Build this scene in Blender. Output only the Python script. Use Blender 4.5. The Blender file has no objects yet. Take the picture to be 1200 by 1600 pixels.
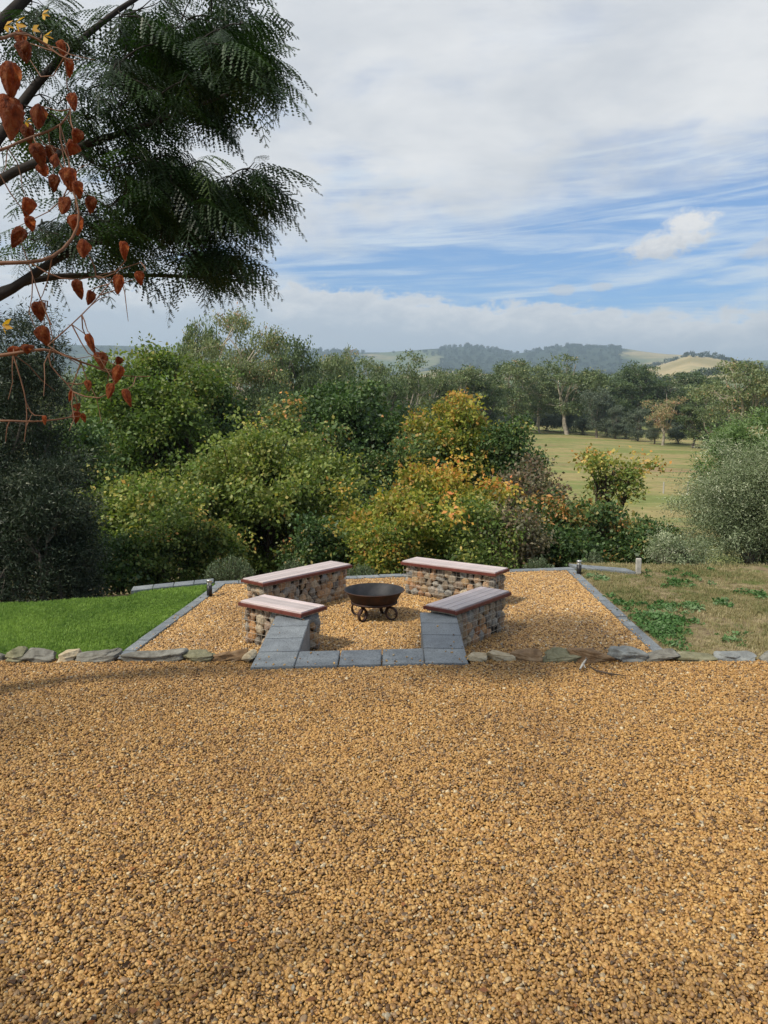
import bpy, bmesh, math, random
import numpy as np
from mathutils import Vector, Matrix, Euler
R = math.radians
S = bpy.context.scene
COL = S.collection
PI = math.pi

# ------------------------------------------------------------------ camera
CAMZ, FPX, PITCH = 2.2, 1202.0, R(6.88)
cam = bpy.data.cameras.new('camera'); camo = bpy.data.objects.new('camera', cam); COL.objects.link(camo)
cam.sensor_fit = 'VERTICAL'; cam.sensor_height = 36.0; cam.lens = FPX / 1600 * 36.0
cam.clip_start = 0.05; cam.clip_end = 40000
camo.location = (0, 0, CAMZ); camo.rotation_euler = (PI / 2 - PITCH, 0, 0)
S.camera = camo

# ------------------------------------------------------------------ render / light
S.view_settings.view_transform = 'Standard'; S.view_settings.look = 'None'
S.view_settings.exposure = 0.0; S.view_settings.gamma = 1.0; S.view_settings.use_curve_mapping = False
S.render.engine = 'CYCLES'
cy = S.cycles
cy.max_bounces = 6; cy.diffuse_bounces = 3; cy.glossy_bounces = 2; cy.transmission_bounces = 4
cy.transparent_max_bounces = 6; cy.volume_bounces = 0
cy.use_denoising = True
cy.use_adaptive_sampling = True; cy.adaptive_threshold = 0.01
SUN_AZ, SUN_EL = R(-124), R(50)      # azimuth from +Y towards +X
sun = bpy.data.lights.new('sun', 'SUN'); suno = bpy.data.objects.new('sun', sun); COL.objects.link(suno)
sun.energy = 4.6; sun.angle = R(4.0); sun.color = (1.0, 0.93, 0.80)
sd = Vector((math.sin(SUN_AZ) * math.cos(SUN_EL), math.cos(SUN_AZ) * math.cos(SUN_EL), math.sin(SUN_EL)))
suno.rotation_euler = sd.to_track_quat('Z', 'Y').to_euler()

# ---- node helper with operators
class N:
    nt = None
    def __init__(s, sock): s.s = sock
    @staticmethod
    def put(inp, v):
        if isinstance(v, N): N.nt.links.new(v.s, inp)
        elif v is not None: inp.default_value = v
    @staticmethod
    def math(op, a, b=None, c=None, clamp=False):
        n = N.nt.nodes.new('ShaderNodeMath'); n.operation = op; n.use_clamp = clamp
        for i, v in enumerate((a, b, c)):
            if v is not None: N.put(n.inputs[i], v)
        return N(n.outputs[0])
    def __add__(a, b): return N.math('ADD', a, b)
    __radd__ = __add__
    def __sub__(a, b): return N.math('SUBTRACT', a, b)
    def __rsub__(a, b): return N.math('SUBTRACT', b, a)
    def __mul__(a, b): return N.math('MULTIPLY', a, b)
    __rmul__ = __mul__
    def __truediv__(a, b): return N.math('DIVIDE', a, b)
    def clamp(a): return N.math('ADD', a, 0.0, clamp=True)
def sstep(x, lo, hi):
    n = N.nt.nodes.new('ShaderNodeMapRange'); n.interpolation_type = 'SMOOTHSTEP'
    N.put(n.inputs[0], x); N.put(n.inputs[1], lo); N.put(n.inputs[2], hi); n.inputs[3].default_value = 0; n.inputs[4].default_value = 1
    return N(n.outputs[0])
def vec(x, y, z):
    n = N.nt.nodes.new('ShaderNodeCombineXYZ')
    for i, v in enumerate((x, y, z)): N.put(n.inputs[i], v)
    return N(n.outputs[0])
def noise(v, scale, detail=4, rough=0.5, dist=0.0, out=0):
    n = N.nt.nodes.new('ShaderNodeTexNoise'); N.put(n.inputs['Vector'], v)
    n.inputs['Scale'].default_value = scale; n.inputs['Detail'].default_value = detail
    n.inputs['Roughness'].default_value = rough; n.inputs['Distortion'].default_value = dist
    return N(n.outputs[out])
def mixc(f, a, b, mode='MIX'):
    n = N.nt.nodes.new('ShaderNodeMix'); n.data_type = 'RGBA'; n.blend_type = mode
    N.put(n.inputs[0], f)
    for i, v in ((6, a), (7, b)):
        if isinstance(v, N): N.put(n.inputs[i], v)
        else: n.inputs[i].default_value = (*v, 1) if len(v) == 3 else v
    return N(n.outputs[2])
def ramp(f, stops, interp='LINEAR'):
    n = N.nt.nodes.new('ShaderNodeValToRGB'); n.color_ramp.interpolation = interp
    e = n.color_ramp.elements
    while len(e) < len(stops): e.new(0.5)
    for i, (p, c) in enumerate(stops): e[i].position = p; e[i].color = (*c, 1)
    N.put(n.inputs[0], f); return N(n.outputs[0])

# ------------------------------------------------------------------ world: daylight sky with cloud layers
W = bpy.data.worlds.new('World'); S.world = W; W.use_nodes = True
N.nt = W.node_tree; W.node_tree.nodes.clear()
sky = N.nt.nodes.new('ShaderNodeTexSky'); sky.sky_type = 'NISHITA'; sky.sun_disc = False
sky.sun_elevation = SUN_EL; sky.sun_rotation = SUN_AZ; sky.air_density = 1.0; sky.dust_density = 0.6; sky.ozone_density = 2.5
geo = N.nt.nodes.new('ShaderNodeTexCoord')
sep = N.nt.nodes.new('ShaderNodeSeparateXYZ'); N.nt.links.new(geo.outputs['Generated'], sep.inputs[0])
X, Y, Z = (N(sep.outputs[i]) for i in range(3))
az = N.math('ARCTAN2', X, Y) * 57.2958            # degrees, + = towards +X
el = N.math('ARCSINE', Z) * 57.2958
zz = N.math('MAXIMUM', Z, 0.0) + 0.10
pv = vec(X / zz, Y / zz, 0.0)                       # flat cloud-layer coordinates
n_big = noise(pv, 0.55, 5, 0.52, 0.3)
n_mid = noise(pv, 2.2, 6, 0.55, 0.2)
n_fine = noise(vec(X / zz * 1.0, Y / zz * 3.2, 3.0), 3.0, 5, 0.6, 0.4)
n_dir = noise(vec(az * 0.16, el * 0.34, 1.5), 1.0, 6, 0.55, 0.3)
n_puff = noise(vec(az * 0.5, el * 0.9, 7.5), 1.0, 6, 0.6, 0.2)
# blue sky behind everything
blue = mixc(1.0, N(sky.outputs[0]), (0.53, 1.02, 1.48), 'MULTIPLY')
# thin streaky cirrus
streak = noise(vec(az * 0.06 + el * 0.02, el * 0.75 - az * 0.04, 2.0), 1.0, 7, 0.62, 0.9)
cir = sstep(streak + n_fine * 0.3, 0.50, 0.84)
# broad grey stratocumulus sheet above, broken lower down on the +X side
edge = 12.4 + N.math('MAXIMUM', az, -8.0) * 0.16 + (n_dir - 0.5) * 9.0
sheet = sstep(el - edge, -2.2, 4.2)
holes = sstep(n_mid * 0.6 + n_big * 0.4, 0.37, 0.51)
hole_zone = (1.0 - sstep(el, 15.0, 19.5)) + sstep(el, 17.0, 22.5) * (1.0 - sstep(az, -9.0, 1.5)) * 0.55
sheet = sheet * (1.0 - N.math('MINIMUM', hole_zone + 0.35, 1.0) * (1.0 - holes) * 0.85)
sheet = N.math('MAXIMUM', sheet, (1.0 - sstep(az + (n_dir - 0.5) * 14.0, -12.0, -3.0)) * sstep(n_mid + el * 0.01, 0.42, 0.62) * 0.92)
# low bank along the hills
btop = 8.9 - N.math('MAXIMUM', az, -10.0) * 0.075 + (n_puff - 0.5) * 3.6
bank = 1.0 - sstep(el - btop, -0.5, 0.22)
# one cumulus and small puffs
def puff(a0, e0, ra, re, amp, tilt=0.0):
    da = az - a0; de = el - e0 - da * tilt
    r = N.math('SQRT', (da / ra) * (da / ra) + (de / re) * (de / re))
    return 1.0 - sstep(r + (n_puff - 0.5) * amp, 0.62, 1.0)
n_rag = noise(vec(az * 1.3, el * 1.9, 4.0), 1.0, 7, 0.65, 0.3)
def puff2(a0, e0, ra, re, tilt):
    da = az - a0; de = el - e0 - da * tilt
    q = N.math('SQRT', (da / ra) * (da / ra) + (de / re) * (de / re))
    return 1.0 - sstep(q + (n_puff - 0.5) * 1.3 + (n_rag - 0.5) * 1.1, 0.45, 1.05)
cum = N.math('MAXIMUM', puff2(19.8, 11.7, 3.4, 1.1, 0.18), puff2(21.0, 12.8, 1.9, 1.1, 0.1)) * 0.94
pf = N.math('MAXIMUM', N.math('MAXIMUM', puff(12.8, 9.0, 1.1, 0.5, 1.4), puff(15.2, 9.1, 0.9, 0.35, 1.4)), puff(25.9, 11.0, 2.4, 0.7, 1.8, 0.2))
pf = N.math('MAXIMUM', pf, puff(28.5, 9.2, 1.6, 0.9, 1.6))
wash = sstep(el, 5.0, 9.5)
K = 9.6                                             # cloud radiance relative to the sky texture at this strength
c_thin = (0.80 * K, 0.90 * K, 1.0 * K)
shade_n = noise(pv, 1.6, 7, 0.58, 0.25)
sheet_col = mixc(sstep(shade_n * 0.55 + n_big * 0.45, 0.36, 0.64), (0.62 * K, 0.655 * K, 0.71 * K), (0.95 * K, 0.95 * K, 0.95 * K))
bank_col = mixc(sstep(el - btop, -3.0, 0.2), (0.58 * K, 0.65 * K, 0.74 * K), (0.97 * K, 0.96 * K, 0.95 * K))
bank_col = mixc((n_puff - 0.36).clamp() * 1.3, bank_col, (0.64 * K, 0.67 * K, 0.72 * K))
cum_col = mixc(sstep(el - 11.6 - (az - 20.0) * 0.12 + (n_rag - 0.5) * 4.0, -1.3, 1.3), (0.70 * K, 0.71 * K, 0.74 * K), (1.02 * K, 0.99 * K, 0.95 * K))
c = mixc(cir * 0.74 + 0.12, blue, c_thin)
c = mixc(sheet, c, sheet_col)
c = mixc(pf * 0.6, c, (0.70 * K, 0.72 * K, 0.77 * K))
c = mixc(bank * 0.96, c, bank_col)
c = mixc(cum, c, cum_col)
bg = N.nt.nodes.new('ShaderNodeBackground'); N.put(bg.inputs[0], c); bg.inputs[1].default_value = 0.10
wo = N.nt.nodes.new('ShaderNodeOutputWorld'); N.nt.links.new(bg.outputs[0], wo.inputs[0])
W.cycles.sampling_method = 'MANUAL'; W.cycles.sample_map_resolution = 512

# ------------------------------------------------------------------ helpers: points, meshes, objects
def ray(px, py):
    x = (px - 600) / FPX; y = -(py - 800) / FPX
    return np.array([x, math.cos(PITCH) + y * math.sin(PITCH), -math.sin(PITCH) + y * math.cos(PITCH)])
def G(px, py, z):                                   # point on the level plane z seen there
    d = ray(px, py); t = (z - CAMZ) / d[2]
    return np.array([d[0] * t, d[1] * t, z])
def P(px, py, dist):                                # point at ground distance dist
    d = ray(px, py); t = dist / d[1]
    return np.array([d[0] * t, dist, CAMZ + d[2] * t])

def mk(name, V, F, mat=None, attrs=None, smooth=False, fattrs=None):
    V = np.asarray(V, dtype=np.float32); me = bpy.data.meshes.new(name)
    groups = F if isinstance(F, list) and len(F) and isinstance(F[0], np.ndarray) and F[0].ndim == 2 else None
    if groups is None and not isinstance(F, np.ndarray):
        me.from_pydata([tuple(v) for v in V], [], [tuple(int(i) for i in f) for f in F])
    else:
        groups = groups or [F]
        me.vertices.add(len(V)); me.vertices.foreach_set('co', V.ravel())
        tot = sum(g.size for g in groups); nf = sum(len(g) for g in groups)
        me.loops.add(tot); me.loops.foreach_set('vertex_index', np.concatenate([g.ravel() for g in groups]).astype(np.int32))
        me.polygons.add(nf)
        st = []; o = 0
        for g in groups:
            st.append(o + np.arange(len(g)) * g.shape[1]); o += g.size
        me.polygons.foreach_set('loop_start', np.concatenate(st).astype(np.int32))
        me.update(calc_edges=True)
    if smooth: me.polygons.foreach_set('use_smooth', np.ones(len(me.polygons), dtype=bool))
    for k, a in (attrs or {}).items():
        at = me.attributes.new(k, 'FLOAT', 'POINT'); at.data.foreach_set('value', np.asarray(a, dtype=np.float32))
    if mat: me.materials.append(mat)
    return me
def obj(name, me, parent=None, loc=None, rot=None, scale=None):
    o = bpy.data.objects.new(name, me); COL.objects.link(o)
    if parent: o.parent = parent
    if loc is not None: o.location = loc
    if rot is not None: o.rotation_euler = rot
    if scale is not None: o.scale = scale
    return o
def tag(o, label=None, cat=None, group=None, kind=None):
    if label: o['label'] = label
    if cat: o['category'] = cat
    if group: o['group'] = group
    if kind: o['kind'] = kind
    return o
def thing(name, label, cat, loc=(0, 0, 0), rotz=0, group=None):
    o = bpy.data.objects.new(name, None); COL.objects.link(o); o.location = loc; o.rotation_euler = (0, 0, rotz)
    o.empty_display_size = 0.2
    return tag(o, label, cat, group)
def copy_tree(o, parent=None):
    c = o.copy(); COL.objects.link(c)
    if parent: c.parent = parent
    for ch in list(o.children): copy_tree(ch, c)
    return c
def bm_mesh(name, bm, mat=None, smooth=False):
    me = bpy.data.meshes.new(name); bm.to_mesh(me); bm.free()
    if smooth: me.polygons.foreach_set('use_smooth', [True] * len(me.polygons))
    if mat: me.materials.append(mat)
    return me
def box_bm(sx, sy, sz, bev=0.0, seg=1, bm=None, loc=(0, 0, 0), rot=None):
    b = bmesh.new(); bmesh.ops.create_cube(b, size=1)
    for v in b.verts: v.co = Vector((v.co.x * sx, v.co.y * sy, v.co.z * sz))
    if bev: bmesh.ops.bevel(b, geom=b.edges[:], offset=bev, segments=seg, affect='EDGES', profile=0.6)
    if rot is not None: bmesh.ops.transform(b, matrix=Euler(rot).to_matrix().to_4x4(), verts=b.verts)
    bmesh.ops.translate(b, vec=loc, verts=b.verts)
    if bm is None: return b
    t = bpy.data.meshes.new('t'); b.to_mesh(t); b.free(); bm.from_mesh(t); bpy.data.meshes.remove(t); return bm

def unit(a): return a / (np.linalg.norm(a, axis=-1, keepdims=True) + 1e-9)
def tubes(paths, sides=6):
    """paths: list of (points (n,3), radii (n,)) -> V, F quads"""
    Vs, Fs, off = [], [], 0
    ang = np.arange(sides) * 2 * PI / sides; ca, sa = np.cos(ang), np.sin(ang)
    for pts, rad in paths:
        pts = np.asarray(pts, float); rad = np.asarray(rad, float); n = len(pts)
        t = np.gradient(pts, axis=0); t = unit(t)
        ref = np.array([0.0, 0, 1.0]) if abs(t[0][2]) < 0.9 else np.array([1.0, 0, 0])
        a = unit(np.cross(t, ref)); b = np.cross(t, a)
        ring = pts[:, None, :] + rad[:, None, None] * (ca[None, :, None] * a[:, None, :] + sa[None, :, None] * b[:, None, :])
        Vs.append(ring.reshape(-1, 3))
        i = np.arange(n - 1)[:, None] * sides; j = np.arange(sides)[None, :]; k = (j + 1) % sides
        Fs.append(np.stack([i + j, i + k, i + sides + k, i + sides + j], -1).reshape(-1, 4) + off)
        off += n * sides
    return np.concatenate(Vs), np.concatenate(Fs)
def curve_pts(a, b, n, rng, wob=0.08, sag=0.0):
    t = np.linspace(0, 1, n)[:, None]; L = np.linalg.norm(np.subtract(b, a))
    p = np.asarray(a) * (1 - t) + np.asarray(b) * t
    w = rng.normal(0, wob * L, (1, 3)) * np.sin(PI * t) + rng.normal(0, wob * L * 0.4, (1, 3)) * np.sin(2 * PI * t)
    w[:, 2] += sag * L * np.sin(PI * t[:, 0])
    return p + w
def leaf_quads(C, D, L, Wd, rng, fold=0.15):
    """one folded diamond per leaf: C base, D direction, L length, Wd width"""
    n = len(C); D = unit(D)
    r = unit(rng.normal(size=(n, 3))); Sd = unit(np.cross(D, r)); Nn = np.cross(D, Sd)
    L = np.broadcast_to(L, (n,))[:, None]; Wd = np.broadcast_to(Wd, (n,))[:, None]
    mid = C + D * L * 0.48
    V = np.stack([C, mid + Sd * Wd * 0.5 + Nn * Wd * fold, C + D * L, mid - Sd * Wd * 0.5 + Nn * Wd * fold], 1).reshape(-1, 3)
    return V, np.arange(n * 4).reshape(-1, 4)
_ico = {}
def ico(sub):
    if sub not in _ico:
        b = bmesh.new(); bmesh.ops.create_icosphere(b, subdivisions=sub, radius=1.0)
        b.verts.ensure_lookup_table()
        _ico[sub] = (np.array([v.co[:] for v in b.verts]), np.array([[v.index for v in f.verts] for f in b.faces])); b.free()
    return _ico[sub]
def stone_shape(rng, sub=2, planes=11, rnd=0.35, rough=0.03):
    V, F = ico(sub); d = unit(V)
    n = unit(rng.normal(size=(planes, 3))); h = rng.uniform(0.62, 0.95, planes)
    dp = d @ n.T; r = np.where(dp > 0.05, h / np.maximum(dp, 0.05), 9).min(1); r = np.minimum(r, 1.12)
    r = r * (1 - rnd) + rnd * 0.92 + rng.normal(0, rough, len(r))
    return d * r[:, None], F

def fnoise(x, y, seed=0, octs=4, base=1.0):
    """cheap smooth pseudo-noise from sines, about -1..1"""
    rg = np.random.default_rng(seed); v = 0; amp = 1.0; tot = 0; fr = base
    for _ in range(octs):
        for _k in range(3):
            a = rg.uniform(0, 2 * PI); ph = rg.uniform(0, 2 * PI); f = fr * rg.uniform(0.7, 1.4)
            v = v + amp * np.sin((x * math.cos(a) + y * math.sin(a)) * f + ph)
        tot += amp * 1.7; amp *= 0.5; fr *= 2.1
    return v / tot

# ------------------------------------------------------------------ materials
def new_mat(name, rough=0.8, spec=0.3):
    m = bpy.data.materials.new(name); m.use_nodes = True; N.nt = m.node_tree
    b = m.node_tree.nodes['Principled BSDF']; b.inputs['Roughness'].default_value = rough
    b.inputs['Specular IOR Level'].default_value = spec
    return m, b
def tc(kind='Object'):
    n = N.nt.nodes.new('ShaderNodeTexCoord'); return N(n.outputs[kind])
def wpos():
    n = N.nt.nodes.new('ShaderNodeNewGeometry'); return N(n.outputs['Position'])
def orand():
    n = N.nt.nodes.new('ShaderNodeObjectInfo'); return N(n.outputs['Random'])
def attr(nm, typ='GEOMETRY'):
    n = N.nt.nodes.new('ShaderNodeAttribute'); n.attribute_name = nm; n.attribute_type = typ; return N(n.outputs['Fac'])
def bump(h, strength=0.4, dist=0.01):
    n = N.nt.nodes.new('ShaderNodeBump'); n.inputs['Strength'].default_value = strength; n.inputs['Distance'].default_value = dist
    N.put(n.inputs['Height'], h); return N(n.outputs[0])
def simple(name, col, rough=0.7, spec=0.3, var=0.25, scale=20, bmp=0.0, metal=0.0, dist=0.005):
    m, b = new_mat(name, rough, spec); nz = noise(tc(), scale, 5, 0.6)
    c0 = tuple(x * (1 - var) for x in col); c1 = tuple(min(1, x * (1 + var)) for x in col)
    N.put(b.inputs['Base Color'], ramp(nz, [(0.3, c0), (0.7, c1)])); b.inputs['Metallic'].default_value = metal
    if bmp: N.put(b.inputs['Normal'], bump(nz, bmp, dist))
    return m
def leaf_mat(name, stops, trans=0.3, rough=0.5, spec=0.35, var=0.35):
    """stops: colours along the leaf attribute 'hue' 0..1; attribute 'val' varies brightness"""
    m = bpy.data.materials.new(name); m.use_nodes = True; N.nt = m.node_tree; nt = m.node_tree
    b = nt.nodes['Principled BSDF']; b.inputs['Roughness'].default_value = rough; b.inputs['Specular IOR Level'].default_value = spec
    col = ramp(attr('hue'), stops)
    v = (attr('val') - 0.5) * (2 * var) + 1.0
    hs = nt.nodes.new('ShaderNodeHueSaturation'); N.put(hs.inputs['Value'], v); N.put(hs.inputs['Color'], col)
    colv = N(hs.outputs[0]); N.put(b.inputs['Base Color'], colv)
    tr = nt.nodes.new('ShaderNodeBsdfTranslucent'); N.put(tr.inputs[0], mixc(1.0, colv, (1.1, 1.25, 0.6), 'MULTIPLY'))
    mx = nt.nodes.new('ShaderNodeMixShader'); mx.inputs[0].default_value = trans
    nt.links.new(b.outputs[0], mx.inputs[1]); nt.links.new(tr.outputs[0], mx.inputs[2])
    nt.links.new(mx.outputs[0], nt.nodes['Material Output'].inputs[0])
    return m

M = {}
# gravel pebbles: clean on the pad, dirtier and browner on the drive
for nm_, tint_ in (('pebble', (0.97, 0.96, 0.95)), ('drive_pebble', (0.79, 0.74, 0.635))):
    m, b = new_mat(nm_, 0.5, 0.45)
    r0 = orand()
    colr = ramp(r0, [(0.0, (0.09, 0.05, 0.025)), (0.10, (0.24, 0.14, 0.055)), (0.24, (0.42, 0.25, 0.085)), (0.42, (0.58, 0.37, 0.135)), (0.58, (0.50, 0.32, 0.14)), (0.74, (0.70, 0.49, 0.22)),
                     (0.85, (0.47, 0.26, 0.09)), (0.91, (0.38, 0.28, 0.19)), (0.94, (0.08, 0.055, 0.04)), (0.965, (0.58, 0.49, 0.35)), (0.99, (0.76, 0.70, 0.56)), (1.0, (0.24, 0.25, 0.25))])
    nz = noise(tc(), 1.6, 4, 0.7)
    colr = mixc(0.8, colr, ramp(nz, [(0.3, (0.55, 0.47, 0.40)), (0.7, (1.2, 1.16, 1.08))]), 'MULTIPLY')
    colr = mixc(0.8, colr, ramp(noise(wpos(), 0.7, 5, 0.62), [(0.30, (0.66, 0.62, 0.60)), (0.5, (1.0, 1.0, 1.0)), (0.7, (1.15, 1.12, 1.02))]), 'MULTIPLY')
    N.put(b.inputs['Base Color'], mixc(1.0, colr, tint_, 'MULTIPLY')); M[nm_] = m
m, b = new_mat('gravel_bed', 0.95, 0.1)
w = wpos(); v = N.nt.nodes.new('ShaderNodeTexVoronoi'); N.put(v.inputs['Vector'], w); v.inputs['Scale'].default_value = 55
N.put(b.inputs['Base Color'], mixc(0.6, ramp(N(v.outputs['Color']), [(0.2, (0.13, 0.075, 0.03)), (0.8, (0.30, 0.18, 0.07))]), ramp(noise(w, 3, 3), [(0.3, (0.16, 0.10, 0.05)), (0.7, (0.24, 0.15, 0.07))])))
N.put(b.inputs['Normal'], bump(N(v.outputs['Distance']), 0.8, 0.01)); M['gravel_bed'] = m
# lawn soil and dry ground
m, b = new_mat('lawn_soil', 0.95, 0.1); w = wpos()
N.put(b.inputs['Base Color'], ramp(noise(w, 3.0, 5, 0.6), [(0.3, (0.045, 0.085, 0.012)), (0.7, (0.075, 0.14, 0.02))])); M['lawn_soil'] = m
m, b = new_mat('dry_ground', 0.95, 0.1); w = wpos()
c1 = ramp(noise(w, 9, 6, 0.65), [(0.25, (0.13, 0.095, 0.06)), (0.45, (0.26, 0.20, 0.12)), (0.6, (0.36, 0.29, 0.17)), (0.8, (0.20, 0.14, 0.09))])
c2 = ramp(noise(w, 30, 4, 0.6), [(0.3, (0.09, 0.12, 0.035)), (0.7, (0.17, 0.19, 0.06))])
N.put(b.inputs['Base Color'], mixc(sstep(noise(w, 1.7, 4, 0.6), 0.50, 0.62), c1, c2))
N.put(b.inputs['Normal'], bump(noise(w, 22, 6, 0.7), 1.0, 0.06)); M['dry_ground'] = m
# grass blades
def blade_mat(name, ca, cb, cc=None, trans=0.3):
    m = bpy.data.materials.new(name); m.use_nodes = True; N.nt = m.node_tree; nt = m.node_tree
    b = nt.nodes['Principled BSDF']; b.inputs['Roughness'].default_value = 0.5; b.inputs['Specular IOR Level'].default_value = 0.25
    st = [(0.0, ca), (1.0, cb)] if cc is None else [(0.0, ca), (0.6, cb), (1.0, cc)]
    nz = noise(wpos(), 0.9, 3, 0.5)
    col = ramp((orand() * 0.65 + sstep(nz, 0.35, 0.65) * 0.35), st); N.put(b.inputs['Base Color'], col)
    tr = nt.nodes.new('ShaderNodeBsdfTranslucent'); N.put(tr.inputs[0], col)
    mx = nt.nodes.new('ShaderNodeMixShader'); mx.inputs[0].default_value = trans
    nt.links.new(b.outputs[0], mx.inputs[1]); nt.links.new(tr.outputs[0], mx.inputs[2]); nt.links.new(mx.outputs[0], nt.nodes['Material Output'].inputs[0])
    return m
M['lawn'] = blade_mat('lawn_blades', (0.08, 0.17, 0.025), (0.29, 0.44, 0.075))
M['dry_grass'] = blade_mat('dry_grass_blades', (0.11, 0.16, 0.045), (0.33, 0.28, 0.13), (0.55, 0.47, 0.28))
M['weed'] = blade_mat('weed_leaves', (0.045, 0.115, 0.025), (0.10, 0.20, 0.06), (0.24, 0.33, 0.17))
# bluestone pavers
m, b = new_mat('bluestone', 0.6, 0.4); p = tc(); oi = orand()
sp = ramp(noise(p, 70, 3, 0.7), [(0.34, (0.035, 0.04, 0.05)), (0.43, (0.155, 0.175, 0.195)), (0.62, (0.215, 0.235, 0.255))])
big = ramp(noise(p, 5, 5, .65), [(0.3, (0.70, 0.70, 0.70)), (0.7, (1.2, 1.2, 1.18))])
cc = mixc(1.0, sp, big, 'MULTIPLY')
cc = mixc(1.0, cc, ramp(oi, [(0, (0.85, 0.86, 0.88)), (1, (1.18, 1.16, 1.12))]), 'MULTIPLY')
N.put(b.inputs['Base Color'], cc); N.put(b.inputs['Normal'], bump(noise(p, 70, 3, 0.7), 0.35, 0.003)); M['bluestone'] = m
# gabion stones
m, b = new_mat('gabion_stone', 0.8, 0.25); r0 = orand(); p = tc()
cs = ramp(r0, [(0.0, (0.26, 0.22, 0.18)), (0.12, (0.54, 0.38, 0.22)), (0.25, (0.34, 0.33, 0.31)), (0.4, (0.58, 0.33, 0.15)), (0.52, (0.20, 0.19, 0.18)), (0.66, (0.62, 0.52, 0.38)), (0.78, (0.44, 0.22, 0.11)), (0.88, (0.42, 0.40, 0.36)), (1.0, (0.28, 0.29, 0.30))])
cs = mixc(0.75, cs, ramp(noise(p, 1.6, 5, 0.65), [(0.3, (0.55, 0.53, 0.50)), (0.7, (1.25, 1.2, 1.12))]), 'MULTIPLY')
N.put(b.inputs['Base Color'], cs); N.put(b.inputs['Normal'], bump(noise(p, 4, 5, 0.6), 0.5, 0.1)); M['gabion_stone'] = m
M['core'] = simple('stone_core', (0.05, 0.042, 0.035), 0.95, 0.1, 0.4, 30)
M['wire'] = simple('galvanised_wire', (0.50, 0.47, 0.40), 0.5, 0.5, 0.2, 30, metal=0.6)
# decking boards: weathered wood, with the sky's sheen painted pale into the base colour
m, b = new_mat('decking', 0.30, 0.5); p = tc()
st = N.nt.nodes.new('ShaderNodeMapping'); st.inputs['Scale'].default_value = (1.2, 30, 30); N.put(st.inputs[0], p)
g = noise(N(st.outputs[0]), 3, 4, 0.6)
cw = ramp(g, [(0.3, (0.36, 0.285, 0.27)), (0.7, (0.60, 0.52, 0.51))])
cw = mixc(1.0, cw, ramp(orand(), [(0, (0.8, 0.8, 0.8)), (1, (1.25, 1.2, 1.2))]), 'MULTIPLY')
N.put(b.inputs['Base Color'], cw); N.put(b.inputs['Roughness'], g * 0.25 + 0.42); N.put(b.inputs['Normal'], bump(g, 0.12, 0.002))
b.inputs['Coat Weight'].default_value = 0.6; b.inputs['Coat Roughness'].default_value = 0.45; b.inputs['Coat IOR'].default_value = 1.6
M['decking'] = m
M['fascia'] = simple('oiled_red_timber', (0.13, 0.035, 0.025), 0.5, 0.4, 0.3, 12)
M['rail'] = simple('pale_rail', (0.36, 0.29, 0.20), 0.7, 0.3, 0.3, 12)
# fire bowl iron
m, b = new_mat('rusty_iron', 0.65, 0.4); p = tc()
ci = ramp(noise(p, 9, 6, 0.65), [(0.3, (0.022, 0.017, 0.016)), (0.55, (0.055, 0.028, 0.02)), (0.75, (0.12, 0.05, 0.028))])
N.put(b.inputs['Base Color'], ci); b.inputs['Metallic'].default_value = 0.35; N.put(b.inputs['Normal'], bump(noise(p, 60, 4), 0.3, 0.003)); M['iron'] = m
m, b = new_mat('sooty_iron', 0.6, 0.4); p = tc()
ci = ramp(noise(p, 7, 6, 0.65), [(0.35, (0.010, 0.011, 0.013)), (0.6, (0.026, 0.026, 0.03)), (0.78, (0.07, 0.045, 0.032))])
N.put(b.inputs['Base Color'], ci); b.inputs['Metallic'].default_value = 0.3; M['soot'] = m
M['black'] = simple('black_powder_coat', (0.018, 0.018, 0.02), 0.45, 0.4, 0.2, 10)
M['steel'] = simple('brushed_steel', (0.55, 0.55, 0.54), 0.35, 0.5, 0.1, 40, metal=0.8)
m, b = new_mat('clear_lens', 0.1, 0.5); b.inputs['Base Color'].default_value = (0.85, 0.85, 0.82, 1); b.inputs['Transmission Weight'].default_value = 0.5; M['lens'] = m
M['weathered'] = simple('weathered_wood', (0.40, 0.38, 0.34), 0.85, 0.2, 0.3, 14, 0.3)
M['darkwood'] = simple('dark_stick', (0.06, 0.045, 0.035), 0.85, 0.2, 0.4, 14, 0.3)
def stone_mat(name, a, bb, cc3):
    m, b = new_mat(name, 0.85, 0.2); p = tc(); nz = noise(p, 6, 6, 0.65, 0.6)
    N.put(b.inputs['Base Color'], ramp(nz, [(0.3, a), (0.5, bb), (0.72, cc3)])); N.put(b.inputs['Normal'], bump(noise(p, 22, 5, 0.6), 0.6, 0.02)); return m
M['st_slate'] = stone_mat('slate_stone', (0.085, 0.078, 0.066), (0.165, 0.158, 0.135), (0.27, 0.265, 0.235))
M['st_blue'] = stone_mat('blue_stone', (0.12, 0.12, 0.115), (0.21, 0.22, 0.215), (0.30, 0.31, 0.29))
M['st_brown'] = stone_mat('brown_stone', (0.11, 0.065, 0.035), (0.24, 0.15, 0.08), (0.33, 0.24, 0.15))
M['st_pale'] = stone_mat('pale_stone', (0.28, 0.21, 0.12), (0.44, 0.36, 0.24), (0.55, 0.50, 0.38))
M['st_green'] = stone_mat('lichen_stone', (0.10, 0.095, 0.055), (0.19, 0.18, 0.11), (0.30, 0.28, 0.20))
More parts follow.
